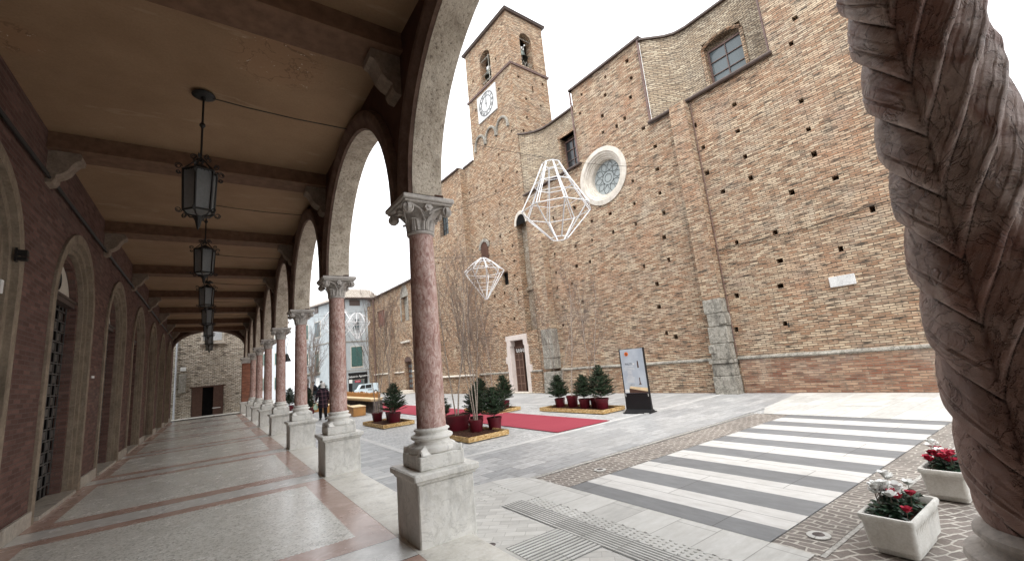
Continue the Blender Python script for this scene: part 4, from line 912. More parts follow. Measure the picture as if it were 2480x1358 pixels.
b.rings(R,close=False); b.box(D-.06,D+.02,34.8,34.95,6.0,8.0); b.box(D-.06,D+.02,36.35,36.5,6.0,8.0); b.box(D+.3,D+.34,34.95,36.35,6.0,8.2); b.build('pointed_window_frame','wallstone',wg)
b=MB(); b.prism([(34.98,8.15),(36.32,8.15),(36.1,8.75),(35.65,9.15),(35.2,8.75)],lambda u,v,t:(t,u,v),D-.02,D-.005); b.build('blind_window','wallstone',wg)
b=MB(); b.prism([(35.475+.72*cos(PI*i/10),2.45+.42*sin(PI*i/10)) for i in range(11)],lambda u,v,t:(t,u,v),D-.02,D-.006); b.box(D+.3,D+.36,34.75,36.2,G,2.5); dd_=b.build('arched_door','oak',wg)
b=MB()
for i in range(3):
    for j in range(5): b.box(D+.27,D+.302,34.9+.42*i,35.15+.42*i,.25+.42*j,.5+.42*j)
b.build('door_panes','glass',dd_)
b=MB(); b.bbox(D-.2,D+.02,34.8,36.5,4.08,4.25,.02); b.build('white_sill','palestone',wg)
b=MB(); b.bbox(D-.9,D,34.4,36.6,G,G+.14,.02); b.bbox(D-.5,D,34.6,36.4,G+.14,G+.27,.02); b.build('door_steps','palestone',wg)
b=MB(); string(36.4,43.8,D,1.55); string(29,34.5,D,1.55); b.build('string_course','palestone',wg)
for s0 in (40.55,41.5):
    b=MB(); b.box(D+.08,D+.14,s0,s0+.9,6.22,7.78)
    for q in range(12): b.box(D+.06,D+.082,s0+.08,s0+.82,6.3+.12*q,6.36+.12*q)
    b.build('window_shutter','redshutter',wg)
# ------------------------------------------------------------ grey house
gh=empty('grey_house',(10.85,45.0,0),0,'grey stuccoed three storey house with green shutters and shop below','house')
b=MB(); u=Vector((-sin(math.radians(9.9)),cos(math.radians(9.9)),0))
ZE=9.55
b.add([(0,0,G),(3.2,0,G),(3.2,0,ZE),(0,0,ZE),(u.x*13,u.y*13,G),(u.x*13,u.y*13,ZE+.55),(3.2,13,G),(3.2,13,ZE)],[(0,1,2,3),(0,3,5,4),(1,6,7,2),(4,5,7,6)]); b.build('house_wall','grey_house',gh)
b=MB(); b.add([(-.35,-.45,ZE),(3.4,-.45,ZE),(3.4,3.0,ZE+1.5),(1.2,3.0,ZE+1.5),(u.x*13-.45,u.y*13,ZE+.55),(1.5,12.5,ZE+2.2)],[(0,1,2,3),(0,3,5,4)]); b.build('tiled_roof','tile',gh,fix=False)
b=MB(); b.add([(-.35,-.45,ZE-.12),(3.4,-.45,ZE-.12),(3.4,-.45,ZE),(-.35,-.45,ZE),(u.x*13-.45,u.y*13,ZE+.43),(u.x*13-.45,u.y*13,ZE+.55),(0,0,ZE-.12),(3.4,0,ZE-.12),(u.x*13,u.y*13,ZE+.43)],[(0,1,2,3),(0,3,5,4),(0,1,7,6),(0,6,8,4)]); b.build('eave','lead',gh)
def pf(x,z,d=0): return (x,-d,z)
def win_front(x0,x1,z0,z1,kind):
    b=MB(); b.box(x0-.08,x1+.08,-.05,.0,z0-.14,z0-.04); b.box(x0-.06,x1+.06,-.03,0,z0-.04,z1+.06)
    w=b.build('window','palestone',gh)
    for a,c in ((x0,(x0+x1)/2-.01),((x0+x1)/2+.01,x1)):
        s_=MB(); s_.box(a,c,-.075,-.032,z0,z1)
        for q in range(3): s_.box(a+.06,c-.06,-.085,-.074,z0+.08+q*(z1-z0)/3,z0+(q+1)*(z1-z0)/3-.06)
        s_.build('window_shutter','shutter',w)
win_front(.53,1.60,2.60,4.55,'g')
b=MB(); b.box(.45,1.5,-.03,0,8.75,9.35); b.build('small_window','lead',gh)
b=MB(); b.box(.75,1.35,-.03,0,6.2,7.4); b.build('small_window','glass',gh)
# shop
b=MB(); b.box(.20,2.05,-.04,0,G,2.0); sh=b.build('shop_front','black',gh)
b=MB(); b.box(.55,1.75,-.06,-.042,.15,1.28); b.build('shop_window','glass',sh)
b=MB(); b.box(1.62,1.66,-.09,-.06,.15,1.28); b.box(.55,1.75,-.09,-.06,1.26,1.30); b.build('shop_mullion','wallstone',sh)
b=MB(); b.box(.24,.55,-.07,-.042,1.0,1.35); b.build('small_notice','white',sh)
text_mesh('shop_sign','Gelateria Agostino',.27,'white',sh,face_mx((1.10,-.06,1.62),(1,0,.02),(0,0,1)),.012,shear=.25)
b=MB(); b.box(.80,1.35,-.08,-.062,1.02,1.22); b.build('red_open_sign','redsign' if 'redsign' in MT else 'petalr',sh)
text_mesh('red_sign_text','Aperto',.14,'white',sh,face_mx((1.07,-.084,1.12),(1,0,0),(0,0,1)),.004)
def LP(t,z,d=0): n=Vector((-u.y,u.x,0)); p=u*t+n*d; return (p.x,p.y,z)
def lbox(b,t0,t1,z0,z1,d0,d1):
    b.add([LP(t0,z0,d0),LP(t1,z0,d0),LP(t1,z0,d1),LP(t0,z0,d1),LP(t0,z1,d0),LP(t1,z1,d0),LP(t1,z1,d1),LP(t0,z1,d1)],[(3,2,1,0),(4,5,6,7),(0,1,5,4),(1,2,6,5),(2,3,7,6),(3,0,4,7)])
for t0,t1,z0,z1,m in ((10.2,11.4,6.4,8.05,'shutter'),(6.5,8.0,6.35,8.0,'glass'),(10.2,11.4,3.4,4.72,'shutter'),(6.95,8.0,2.49,4.74,'shutter'),(2.2,3.3,3.0,4.7,'shutter'),(2.0,3.2,6.3,7.9,'shutter'),(7.1,8.1,9.15,9.65,'lead'),(2.6,3.6,9.1,9.6,'lead')):
    b=MB(); lbox(b,t0-.1,t1+.1,z0-.12,z1+.08,0,.03); w=b.build('window','palestone' if m!='lead' else 'lead',gh)
    b=MB(); lbox(b,t0,(t0+t1)/2-.02,z0,z1,.03,.07); lbox(b,(t0+t1)/2+.02,t1,z0,z1,.03,.07); b.build('window_shutter',m,w)
b=MB(); lbox(b,6.6,11.2,2.33,2.45,0,.8); bal=b.build('balcony','wallstone',gh)
b=MB()
for q in range(24): p=LP(6.7+q*.19,2.45,.75); b.tube([p,(p[0],p[1],3.15)],.014,4)
b.tube([LP(6.65,3.15,.75),LP(11.1,3.15,.75)],.02,4); b.build('balcony_rail','iron',bal)
b=MB()
for q in range(5): lbox(b,6.8+q*1.05,6.95+q*1.05,2.1,2.33,0,.6)
b.build('balcony_bracket','wallstone',bal)
for t0,t1,m in ((10.1,11.1,'oak'),(6.9,7.8,'white'),(2.3,3.2,'shutter')):
    b=MB(); lbox(b,t0,t1,G,1.87,0,.04); b.build('house_door',m,gh)
b=MB(); lbox(b,0,13,5.35,5.45,0,.06); b.box(0,3.2,-.06,0,5.05,5.14); b.box(0,3.2,-.03,0,2.18,2.24); b.build('string_band','wallstone',gh)
b=MB(); b.tube([(-.05,-.06,G),(-.05,-.06,ZE)],.05,6); b.build('downpipe','lead',gh)
# pale houses beyond
ph=empty('pale_house',(6.2,62,0),0,'pale whitish house far behind the fourth and fifth columns','house')
b=MB(); b.box(-6,1.5,0,8,G,9.2); b.build('house_wall','pale_house',ph)
b=MB(); b.box(-6.3,1.8,-.4,8,9.2,9.35); b.build('eave','lead',ph)
for x in(-4.9,-3.2,-1.5,.2):
    for z in (1.0,4.0,6.9):
        b=MB(); b.box(x-.08,x+.98,-.03,0,z-.1,z+1.5); w=b.build('window','palestone',ph); b=MB(); b.box(x,x+.43,-.06,-.032,z,z+1.4); b.box(x+.47,x+.9,-.06,-.032,z,z+1.4); b.build('window_shutter','shutter',w)
# building closing the arcade view
eb=empty('stone_building',(0,0,0),0,'rough stone building seen through the far arch, with dark double doors','building')
b=MB(); wallgrid(b,0,[-9,2.6],[G-.1,12],lambda s,z:True,[(-1.10,.66,G,1.86,.3),(-.62,.50,4.95,6.5,.2)],.3,lambda u_,z,d:(u_,36.0+d,z)); b.ngon([(2.6,36,G),(2.6,46,G),(2.6,46,12),(2.6,36,12)]); b.build('house_wall','endwall',eb,fix=False)
b=MB(); b.box(-1.08,-.52,35.96,36.02,G,1.84); b.box(.08,.64,35.90,35.96,G,1.84); b.box(-1.2,.76,35.93,36.0,1.84,1.93); b.build('double_door','oak',eb)
b=MB(); b.box(-.9,.6,36.22,36.26,G,1.86); b.build('dark_doorway','dark',eb)
b=MB(); b.box(.06,.50,35.87,35.90,.42,.47); b.build('push_bar','white',eb)
b=MB(); b.box(-.80,.68,35.86,36.0,4.72,4.84); b.box(-.72,-.60,35.95,36.0,4.84,6.5); b.box(.48,.60,35.95,36.0,4.84,6.5); w=b.build('window','palestone',eb)
b=MB(); b.box(-.58,-.08,36.10,36.14,4.9,6.5); b.box(-.04,.46,36.10,36.14,4.9,6.5); b.build('window_shutter','pale_house',w)
b=MB(); b.tube([(-1.98,35.9,G),(-1.98,35.9,9)],.06,6); b.build('downpipe','pale_house',eb)
b=MB(); b.bbox(-1.75,-1.45,35.9,36.0,3.0,3.25,.02); b.build('wall_lamp','white',eb)
b=MB(); b.bbox(-1.8,-1.4,35.85,36.0,1.6,2.8,.03); b.build('wall_cabinet','wallstone',eb)
b=MB(); b.box(-2.9,2.1,33.0,36,G,.0); struct(b.build('end_paving','kerb'))
# ------------------------------------------------------------ lanterns
def make_lantern():
    r=empty('hanging_lantern',(0,0,0),0,'','lantern','wrought iron lanterns hanging down the arcade')
    b=MB(); b.lathe([(.0,0),(.12,-.01),(.135,-.03),(.10,-.05),(.03,-.06),(.02,-.10)],0,0,16); b.tube([(0,0,-.05),(0,0,-.98)],.014,6); b.lathe([(.014,-.42),(.034,-.45),(.034,-.47),(.014,-.50)],0,0,10); b.build('hanging_rod','iron',r)
    RA,RB=.185,.165; zt,zb=-1.13,-1.66
    b=MB(); hx=lambda R,z,k:(R*cos(PI/3*k+.3),R*sin(PI/3*k+.3),z)
    for k in range(6):
        b.tube([hx(RA,zt,k),hx(RB,zb,k)],.013,5); b.tube([hx(RA,zt,k),hx(RA,zt,k+1)],.016,5); b.tube([hx(RB,zb,k),hx(RB,zb,k+1)],.014,5)
        P=[]
        for q in range(9):
            t=q/8; rr=.015+(RA+.0)*t**.7; P.append(hx(rr,-.94-.19*t-.03*sin(PI*t),k))
        b.tube(P,.008,5)
        for (R,z,sz,up) in ((RA+.01,zt+.03,.042,1),(RA+.02,zt-.05,.028,-1),(RB+.01,zb-.01,.038,-1),(.045,-.93,.04,1)):
            sp=[]
            for q in range(15):
                a=q/14*1.6*2*PI; rr=sz*(1-.65*q/14); sp.append((R+sz*.9-rr*cos(a),z+up*rr*sin(a)))
            b.tube([(rr*cos(PI/3*k+.3),rr*sin(PI/3*k+.3),zz) for rr,zz in sp],.006,4)
        a=.3+PI/3*k; P=[(rr*cos(a),rr*sin(a),zz) for rr,zz in ((RB,zb),(.12,zb-.05),(.06,zb-.06),(.03,zb-.10),(.012,zb-.19))]; b.tube(P,.010,5)
        for s_ in range(5):
            P0=Vector(hx(RA,zt,k)); P1=Vector(hx(RA,zt,k+1)); p=P0.lerp(P1,(s_+.5)/5); b.tube([p,(p.x*1.04,p.y*1.04,p.z-.03)],.008,4,r1=.002)
    b.lathe([(.005,-1.00),(.05,-1.03),(.11,-1.07),(.155,-1.12),(.175,-1.14)],0,0,6,cap=False); b.lathe([(.002,zb-.24),(.018,zb-.20),(.02,zb-.15),(.05,zb-.09),(.06,zb-.06)],0,0,8)
    b.build('lantern_frame','iron',r)
    g=MB(); g.rings([[hx(RA-.006,zt,k) for k in range(6)],[hx(RB-.006,zb,k) for k in range(6)]]); g.ngon([hx(RB-.006,zb,k) for k in range(6)]); g.build('lantern_glass','lglass',r)
    g=MB(); g.lathe([(.01,-1.30),(.028,-1.33),(.03,-1.40),(.015,-1.45)],0,0,10); g.build('bulb','white',r)
    return r
def lgl():
    n=NT('hammered lantern glass'); n.b.inputs['Transmission Weight'].default_value=.25; n.b.inputs['Alpha'].default_value=.75; a=n.noise(n.P,30,3); n.bump(a,.3,.005)
    return n.fin(n.mix(a,(.17,.18,.18),(.30,.31,.31)),.35,.5)
MT['lglass']=lgl()
LN=['largest and nearest wrought iron lantern under the ochre ceiling','second lantern down the arcade, just below the nearest one','third lantern down the arcade','fourth lantern down the arcade','fifth lantern down the arcade, small','sixth lantern, close to the far arch','farthest and lowest looking lantern in front of the far arch']
l0=make_lantern()
for k in range(7):
    l=l0 if k==0 else copy_tree(l0); l.location=(-.205,6.38+4.12*k,5.475); l['label']=LN[k]
    if k>0: l.scale=(1,1,.92)
    b=MB(); y=6.38+4.12*k; b.tube([(-.20,y,5.47),(-.12,y-.01,5.43),(.3,y-.02,5.40),(.9,y-.03,5.385),(1.66,y-.04,5.40)],.008,5)
    o=b.build('lamp_cable','iron'); tag(o,'thin black cable running from the %s lantern to the arch wall'%['first','second','third','fourth','fifth','sixth','last'][k],'cable','cables feeding the lanterns')
# ------------------------------------------------------------ light figures
def figure(name_lbl,loc,prof,n,r_,rot=0,extra=()):
    e=empty('light_figure',loc,rot,name_lbl,'decoration','white wire diamond decorations hanging over the square')
    b=MB()
    for k in range(n):
        a=2*PI*k/n
        P=[(R*cos(a),R*sin(a),z) for R,z in prof]
        b.tube(P,r_,5)
    for i,(R,z) in enumerate(prof): b.tube([(R*cos(2*PI*k/n),R*sin(2*PI*k/n),z) for k in range(n)],r_*.85,5,closed=True)
    b.build('diamond_frame','whitemetal',e)
    b=MB()
    for (i,t) in extra:
        (R0,z0),(R1,z1)=prof[i],prof[i+1]; R=R0+(R1-R0)*t; z=z0+(z1-z0)*t; b.tube([(R*cos(2*PI*k/n),R*sin(2*PI*k/n),z) for k in range(n)],r_*.5,4,closed=True)
    for k in range(n):
        a=2*PI*k/n; da=PI/n*.22
        for sg in(1,): b.tube([(R*cos(a+sg*da*(R/prof[2][0] if prof[2][0] else 1)),R*sin(a+sg*da),z) for R,z in prof[:3]],r_*.6,4)
    b.build('rope_lights','whitemetal',e)
    return e
figure('big white wire diamond with flat top, in front of the round window',(8.0,8.75,4.90),[(.26,2.28),(.58,1.62),(1.02,.82),(.24,0.0)],8,.019,.3,[(0,.5),(1,.5)])
figure('smaller white diamond with many bars, left of the tower door',(9.0,14.6,4.16),[(.12,1.70),(.45,1.48),(.83,1.13),(.05,0.0)],9,.015,.1,[(2,.3),(2,.6)])
figure('small white diamond in front of the grey house corner',(7.6,28.4,4.0),[(.18,1.62),(.5,1.40),(.80,.95),(.10,0.0)],9,.014,.2,[(1,.5),(2,.4),(2,.7)])
figure('white diamond half hidden behind the second column',(6.55,29.0,4.0),[(.3,2.1),(.6,1.75),(1.12,1.05),(.22,.05)],6,.016,.0,[(2,.5)])
def wire(p,q,sag,lbl,rr=.007):
    b=MB(); P=[]
    for i in range(17):
        t=i/16; v=Vector(p).lerp(Vector(q),t); v.z-=sag*4*t*(1-t); P.append(v)
    b.tube(P,rr,4); tag(b.build('suspension_wire','iron'),lbl,'cable','wires stretched across the square')
wire((2.1,8.6,7.2),(15.1,8.9,8.6),.5,'thin wire holding the big white diamond')
wire((2.1,14.5,5.6),(14.8,14.8,7.0),.4,'thin wire holding the smaller diamond by the tower')
wire((2.1,28.4,5.4),(14.1,28.6,7.1),.5,'thin wire holding the far small diamonds')
wire((2.1,12.6,4.6),(15.1,6.0,10.6),.2,'thin wire slanting up beside the round window',.006)
# ------------------------------------------------------------ trays, pots, trees
def tray(loc,lx,ly,lbl,rot=0):
    e=empty('planter_tray',(loc[0],loc[1],G+.012),rot,lbl,'tray','chipboard trays under the potted trees')
    b=MB(); h=.115; t=.022
    b.box(-lx/2,lx/2,-ly/2,-ly/2+t,0,h); b.box(-lx/2,lx/2,ly/2-t,ly/2,0,h); b.box(-lx/2,-lx/2+t,-ly/2+t,ly/2-t,0,h); b.box(lx/2-t,lx/2,-ly/2+t,ly/2-t,0,h); b.build('tray_board','osb',e)
    b=MB(); nx,ny=int(lx*22),int(ly*22)
    vs=[(-lx/2+t+(lx-2*t)*i/nx,-ly/2+t+(ly-2*t)*j/ny,.055+random.uniform(-.012,.022)) for j in range(ny+1) for i in range(nx+1)]
    b.add(vs,[(j*(nx+1)+i,j*(nx+1)+i+1,(j+1)*(nx+1)+i+1,(j+1)*(nx+1)+i) for j in range(ny) for i in range(nx)]); b.build('bark_mulch','soil',e)
    return e
tray((5.58,10.75),1.20,2.45,'chipboard tray right behind the nearest column',PH)
tray((5.25,15.95),1.12,2.1,'chipboard tray in front of the wooden counter',PH)
tray((10.10,11.05),1.02,2.95,'chipboard tray left of the black information board',PH)
tray((9.0,14.9),1.05,2.4,'far chipboard tray beyond the red carpet, by the tower door',PH)
def pot(par,r=.19,h=.30,sq_=False):
    b=MB()
    if sq_: b.bbox(-r,r,-r,r,0,h,.02); b.bbox(-r-.012,r+.012,-r-.012,r+.012,h-.05,h,.01)
    else: b.lathe([(r*.76,0),(r*.80,.01),(r*.95,h*.80),(r*1.0,h*.80),(r*1.04,h),(r*.97,h),(r*.93,h-.03),(.01,h-.03)],0,0,28)
    b.build('pot','redpot',par,smooth=True,ang=35)
    b=MB(); b.lathe([(.0,h-.02),(r*.5,h-.012),(r*.95,h-.022)],0,0,18,cap=False) if not sq_ else b.box(-r*.95,r*.95,-r*.95,r*.95,h,h+.01); b.build('potting_soil','soil',par)
def fir(loc,h,rad,lbl,pr=.19,ph=.30,seed=0,decor=False):
    rnd=random.Random(seed); e=empty('potted_fir',(loc[0],loc[1],G+.06),rnd.uniform(0,6),lbl,'tree','potted fir trees on the square'); pot(e,pr,ph)
    b=MB(); b.tube([(0,0,ph-.03),(.01,0,ph+h*.5),(0,0,ph+h)],.016,6,r1=.004)
    nb=MB(); L=int(15+h*12)
    def needles(p,q,n,ln,w):
        d=(q-p); 
        for i in range(n):
            t=(i+rnd.random())/n; c=p.lerp(q,t); a=rnd.uniform(0,2*PI); dd=d.normalized(); s1=dd.orthogonal(); s1.rotate(Matrix.Rotation(a,3,dd)); tip=c+(dd*.62+s1*.85).normalized()*ln*rnd.uniform(.7,1.2); sd=dd.cross(s1)*w
            nb.add([c-sd,c+sd,tip],[(0,1,2)])
    for l in range(L):
        t=(l+.5)/L; z=ph+.03+h*.93*t; R=rad*1.22*(1-t)**.75*rnd.uniform(.75,1.2)+.03; m=max(4,int(9*(1-t)+4))
        for k in range(m):
            a=2*PI*k/m+rnd.uniform(-.4,.4)+l*1.7; r=R*rnd.uniform(.72,1.12); el=rnd.uniform(.15,.55)+.5*t
            p0=Vector((0,0,z)); p1=Vector((r*cos(a),r*sin(a),z+r*el)); b.tube([p0,p1],.004,3,r1=.0015)
            needles(p0.lerp(p1,.15),p1,int(34+100*r),.034,.0036)
            for s_ in range(3):
                f=rnd.uniform(.35,.85); c=p0.lerp(p1,f); aa=a+rnd.choice((-1,1))*rnd.uniform(.5,.9); e1=c+Vector((cos(aa),sin(aa),el*.8)).normalized()*r*.45*(1.1-f*.5); needles(c,e1,int(16+70*r),.032,.0034)
    needles(Vector((0,0,ph+h*.8)),Vector((0,0,ph+h*1.02)),30,.03,.003)
    b.build('trunk','twig',e); nb.build('foliage','needle',e,fix=False)
    if decor:
        d=MB()
        for k in range(34):
            a=rnd.uniform(0,2*PI); z=ph+rnd.uniform(.05,.35); r=rad*1.02*(1-(z-ph)/h*.8); R=.007
            d.lathe([(0.001,z-R),(R,z),(0.001,z+R)],r*cos(a),r*sin(a),6)
        d.build('white_buds','petalw',e)
    return e
def birch(loc,h,nst,lbl,pr=.20,ph=.32,seed=0,spread=.10,thick=.018,sq_=False,dens=1.0):
    rnd=random.Random(seed); e=empty('potted_birch',(loc[0],loc[1],G+.06),0,lbl,'tree','bare potted birches on the square'); pot(e,pr,ph,sq_)
    tr=MB(); tw_=MB()
    def grow(p,d,L,r,lev):
        n=6; P=[p]; dd=d.copy()
        for i in range(n):
            dd=(dd+Vector((rnd.uniform(-.08,.08),rnd.uniform(-.08,.08),.055 if lev else .03))).normalized(); P.append(P[-1]+dd*L/n)
        (tr if lev==0 else tw_).tube(P,r,5 if lev==0 else 3,r1=r*.3 if lev<2 else r*.4,cap=False)
        if lev<3:
            m=int((13 if lev==0 else 5 if lev==1 else 4)*dens)
            for k in range(m):
                t=rnd.uniform(.16 if lev==0 else .2,1.0) if lev else .20+.78*(k+rnd.random())/m
                i=min(n-1,int(t*n)); c=P[i].lerp(P[i+1],t*n-i); a=rnd.uniform(0,2*PI); s1=dd.orthogonal().normalized(); s1.rotate(Matrix.Rotation(a,3,dd))
                sp=rnd.uniform(.30,.62); nd=((P[i+1]-P[i]).normalized()+s1*sp).normalized()
                grow(c,nd,L*(rnd.uniform(.28,.42)*(1.15-.55*t) if lev==0 else rnd.uniform(.32,.55)),max(.0027,r*(.36 if lev==0 else .5)),lev+1)
    for s_ in range(nst):
        a=2*PI*s_/nst+rnd.uniform(0,1); o=Vector((cos(a)*.05,sin(a)*.05,ph-.03)) if nst>1 else Vector((0,0,ph-.03)); d=Vector((cos(a)*spread,sin(a)*spread,1)).normalized()
        grow(o,d,h*rnd.uniform(.82,1.0),thick*rnd.uniform(.8,1.1),0)
    tr.build('trunk','bark',e,smooth=True); tw_.build('branches','twig',e,fix=False); return e
# tray behind the nearest column
birch((5.84,10.52),4.5,4,'tallest multi stemmed bare birch in the front pot of the nearest tray',.20,.32,3,.11,.020)
birch((5.72,11.35),4.7,2,'bare birch in the very wide dark red pot behind the front pots',.36,.42,5,.10,.024)
fir((6.32,10.35),.78,.36,'bushy fir with white buds at the right end of the nearest tray',.20,.32,11,decor=True)
fir((5.46,11.95),.85,.26,'fir showing just right of the nearest column',.19,.32,12)
fir((6.28,11.25),.85,.33,'fir half hidden behind the front birch stems',.19,.30,13)
birch((5.25,12.05),3.9,2,'slim bare birch rising beside the nearest column',.18,.30,7,.15,.014)
# tray by the counter
birch((5.20,17.0),4.2,3,'bare birch in the left pot of the tray by the wooden counter',.20,.32,21,.13,.02)
fir((5.42,15.75),1.05,.42,'dense rounded fir in front of the wooden counter',.24,.34,22)
birch((5.55,16.5),4.4,2,'bare birch in the pot squeezed behind the dense fir',.19,.33,23,.16,.018)
# tray by the board
fir((10.18,12.15),.82,.33,'small fir at the left end of the tray by the board',.17,.30,31)
birch((10.26,11.55),4.7,1,'single stemmed bare birch left of centre on the board tray',.20,.40,32,.06,.026)
fir((10.16,10.85),.76,.32,'middle fir of the three by the board',.19,.32,33)
fir((10.2,10.1),1.05,.40,'tallest fir, nearest to the black board',.22,.34,34)
birch((10.42,10.6),4.0,2,'pale stemmed birch standing behind the tallest fir',.18,.32,35,.08,.018)
birch((10.35,12.3),3.6,2,'thin birch leaning left behind the small end fir',.17,.30,36,.28,.014)
# far tray
fir((9.22,14.25),.95,.36,'fir on the far tray, in front of the tower door',.19,.32,41)
birch((9.1,14.9),3.9,3,'bare birch on the far tray, left of the tower door',.20,.32,42,.14,.02)
fir((8.9,15.5),.9,.36,'fir at the back of the far tray',.19,.32,43)
# left rank behind the columns
fir((4.0,24.6),1.0,.45,'dark fir showing between the third and fourth columns',.24,.34,51)
birch((4.4,26.0),4.6,3,'pale bare birch between the third and fourth columns',.2,.32,52,.12,.02)
fir((4.1,31.5),1.1,.45,'fir seen between the fourth and fifth columns',.24,.34,53)
birch((5.95,35.0),5.0,4,'pale birch in front of the grey house balcony',.2,.32,54,.10,.03)
fir((6.5,33.5),1.2,.45,'fir close behind the second column',.24,.34,55)
# ------------------------------------------------------------ information board
ib=empty('information_board',(10.30,8.72,G),math.radians(-90)+.045+.33,'tall black framed information totem with pale blue poster','sign')
# local x along the width, -y faces the camera
ib.rotation_euler=(math.radians(0),0,math.atan2(-.80,.16))
ww=.405; hh=1.86
b=MB(); b.bbox(-ww-.03,ww+.03,-.22,.22,0,.03,.008); b.rings([[(-ww,-.18,.03),(ww,-.18,.03),(ww,.18,.03),(-ww,.18,.03)],[(-ww,-.045,.10),(ww,-.045,.10),(ww,.045,.10),(-ww,.045,.10)],[(-ww,-.03,.5),(ww,-.03,.5),(ww,.03,.5),(-ww,.03,.5)]],cap=True); b.build('board_base','black',ib)
b=MB(); b.bbox(-ww,-ww+.03,-.035,.035,.5,hh,.004); b.bbox(ww-.03,ww,-.035,.035,.5,hh,.004); b.box(-ww+.03,ww-.03,-.02,.02,.45,hh-.01); b.build('board_frame','black',ib)
MT['poster']=None
def poster():
    n=NT('pale blue poster'); a=n.noise(n.P,2.5,5,.6); return n.fin(n.mix(n.ramp(a,(.35,0.0),(.7,1.0)),(.36,.41,.48),(.52,.57,.62)),.5,.3)
MT['poster']=poster(); MT['orange']=plain('orange disc',(.75,.16,.02),.5,.3,var=.03)
b=MB(); b.box(-ww+.03,ww-.03,-.026,-.021,.56,hh-.02); po=b.build('poster','poster',ib)
b=MB(); b.prism([(-.17+.062*cos(2*PI*i/20),1.70+.062*sin(2*PI*i/20)) for i in range(20)],lambda u,v,t:(u,t,v),-.030,-.0262); b.build('orange_badge','orange',po)
b=MB(); b.prism([(-.20,1.66),(-.14,1.66),(-.152,1.69),(-.155,1.735),(-.185,1.735),(-.188,1.69)],lambda u,v,t:(u,t,v),-.033,-.0301)
b.prism([(.14,1.28),(.185,1.28),(.18,1.48),(.145,1.48)],lambda u,v,t:(u,t,v),-.030,-.0262); b.prism([(.12,.80),(.20,.80),(.20,.825),(.175,.83),(.17,1.0),(.145,1.0),(.145,.83),(.12,.825)],lambda u,v,t:(u,t,v),-.030,-.0262); b.build('dark_figures','brownwall',po)
b=MB(); b.prism([(-.22,.66),(.37,.57),(.37,.70),(-.18,.755)],lambda u,v,t:(u,t,v),-.030,-.0262); b.build('wood_picture','palewood',po)
b=MB(); b.prism([(-.22,.565),(.37,.565),(.37,.60),(.05,.65),(-.22,.70)],lambda u,v,t:(u,t,v),-.033,-.0301); b.build('dark_picture','oak',po)
b=MB(); b.box(-.36,-.16,-.032,-.0262,.58,.67); b.build('white_label','white',po)
for k,(w_,z) in enumerate([(.10,1.17),(.17,1.33),(.22,1.28),(.22,1.24),(.09,1.20),(.10,1.13),(.10,1.09),(.11,1.05),(.17,1.01),(.17,.975),(.16,.94),(.15,.905),(.15,.87)]): b=MB(); b.box(-.13-w_/1.3,-.13+w_/1.3,-.029,-.0262,z,z+.010); b.build('text_line','white',po)
b=MB(); b.prism([(.0,1.42),(.03,1.42),(.05,1.40),(.03,1.375),(.0,1.38)],lambda u,v,t:(u,t,v),-.030,-.0262); b.build('white_arrow','white',po)
text_mesh('heading','PAUTI',.085,'dark',po,face_mx((-.14,-.0265,1.40),(1,0,0),(0,0,1)),.001)
text_mesh('caption','info@comune',.03,'dark',po,face_mx((-.10,-.0265,.80),(1,0,0),(0,0,1)),.001)
b=MB(); b.box(-ww+.035,-ww+.05,-.040,-.036,.46,.54); b.box(ww-.05,ww-.035,-.040,-.036,.46,.54); b.build('silver_clip','white',ib)
b=MB(); b.box(.26,.40,-.24,-.20,.0,.02); b.build('white_weight','white',ib)
# ------------------------------------------------------------ wooden counter and benches
cn=empty('wooden_counter',(6.32,21.4,G),0,'long counter with pale plank top, slatted grey front and wooden pickets','counter')
b=MB(); b.bbox(-.10,.50,-.15,10.4,.62,.70,.008); b.bbox(-.06,.45,-.1,10.3,.56,.615,.006); b.build('counter_top','palewood',cn)
b=MB()
for i in range(86):
    y=-.05+i*.12; a=random.uniform(-.02,.02); b.add([(.02,y,0),(.06+a,y+.085,0),(.06+a,y+.085,.56),(.02+a,y,.56),(.07,y+.0,0),(.10,y+.085,0),(.10,y+.085,.56),(.07,y,.56)],[(0,1,2,3),(4,7,6,5),(0,4,5,1),(3,2,6,7),(0,3,7,4),(1,5,6,2)])
for i in range(4): x=.02+i*.12; b.box(x,x+.085,-.13,-.09,0,.56)
b.box(.11,.45,-.08,10.3,.0,.55); b.build('slatted_front','greywood',cn)
b=MB()
for i in range(100):
    y=-.12+i*.105; h=random.uniform(.16,.26); w=.06; b.add([(.32,y,.70),(.32,y+w,.70),(.32,y+w,.70+h),(.32,y+w/2,.74+h),(.32,y,.70+h),(.345,y,.70),(.345,y+w,.70),(.345,y+w,.70+h),(.345,y+w/2,.74+h),(.345,y,.70+h)],[(0,1,2,3,4),(9,8,7,6,5),(0,5,6,1),(1,6,7,2),(2,7,8,3),(3,8,9,4),(4,9,5,0)])
b.box(.346,.36,-.1,10.3,.72,.90); b.build('picket_row','orange_wood',cn)
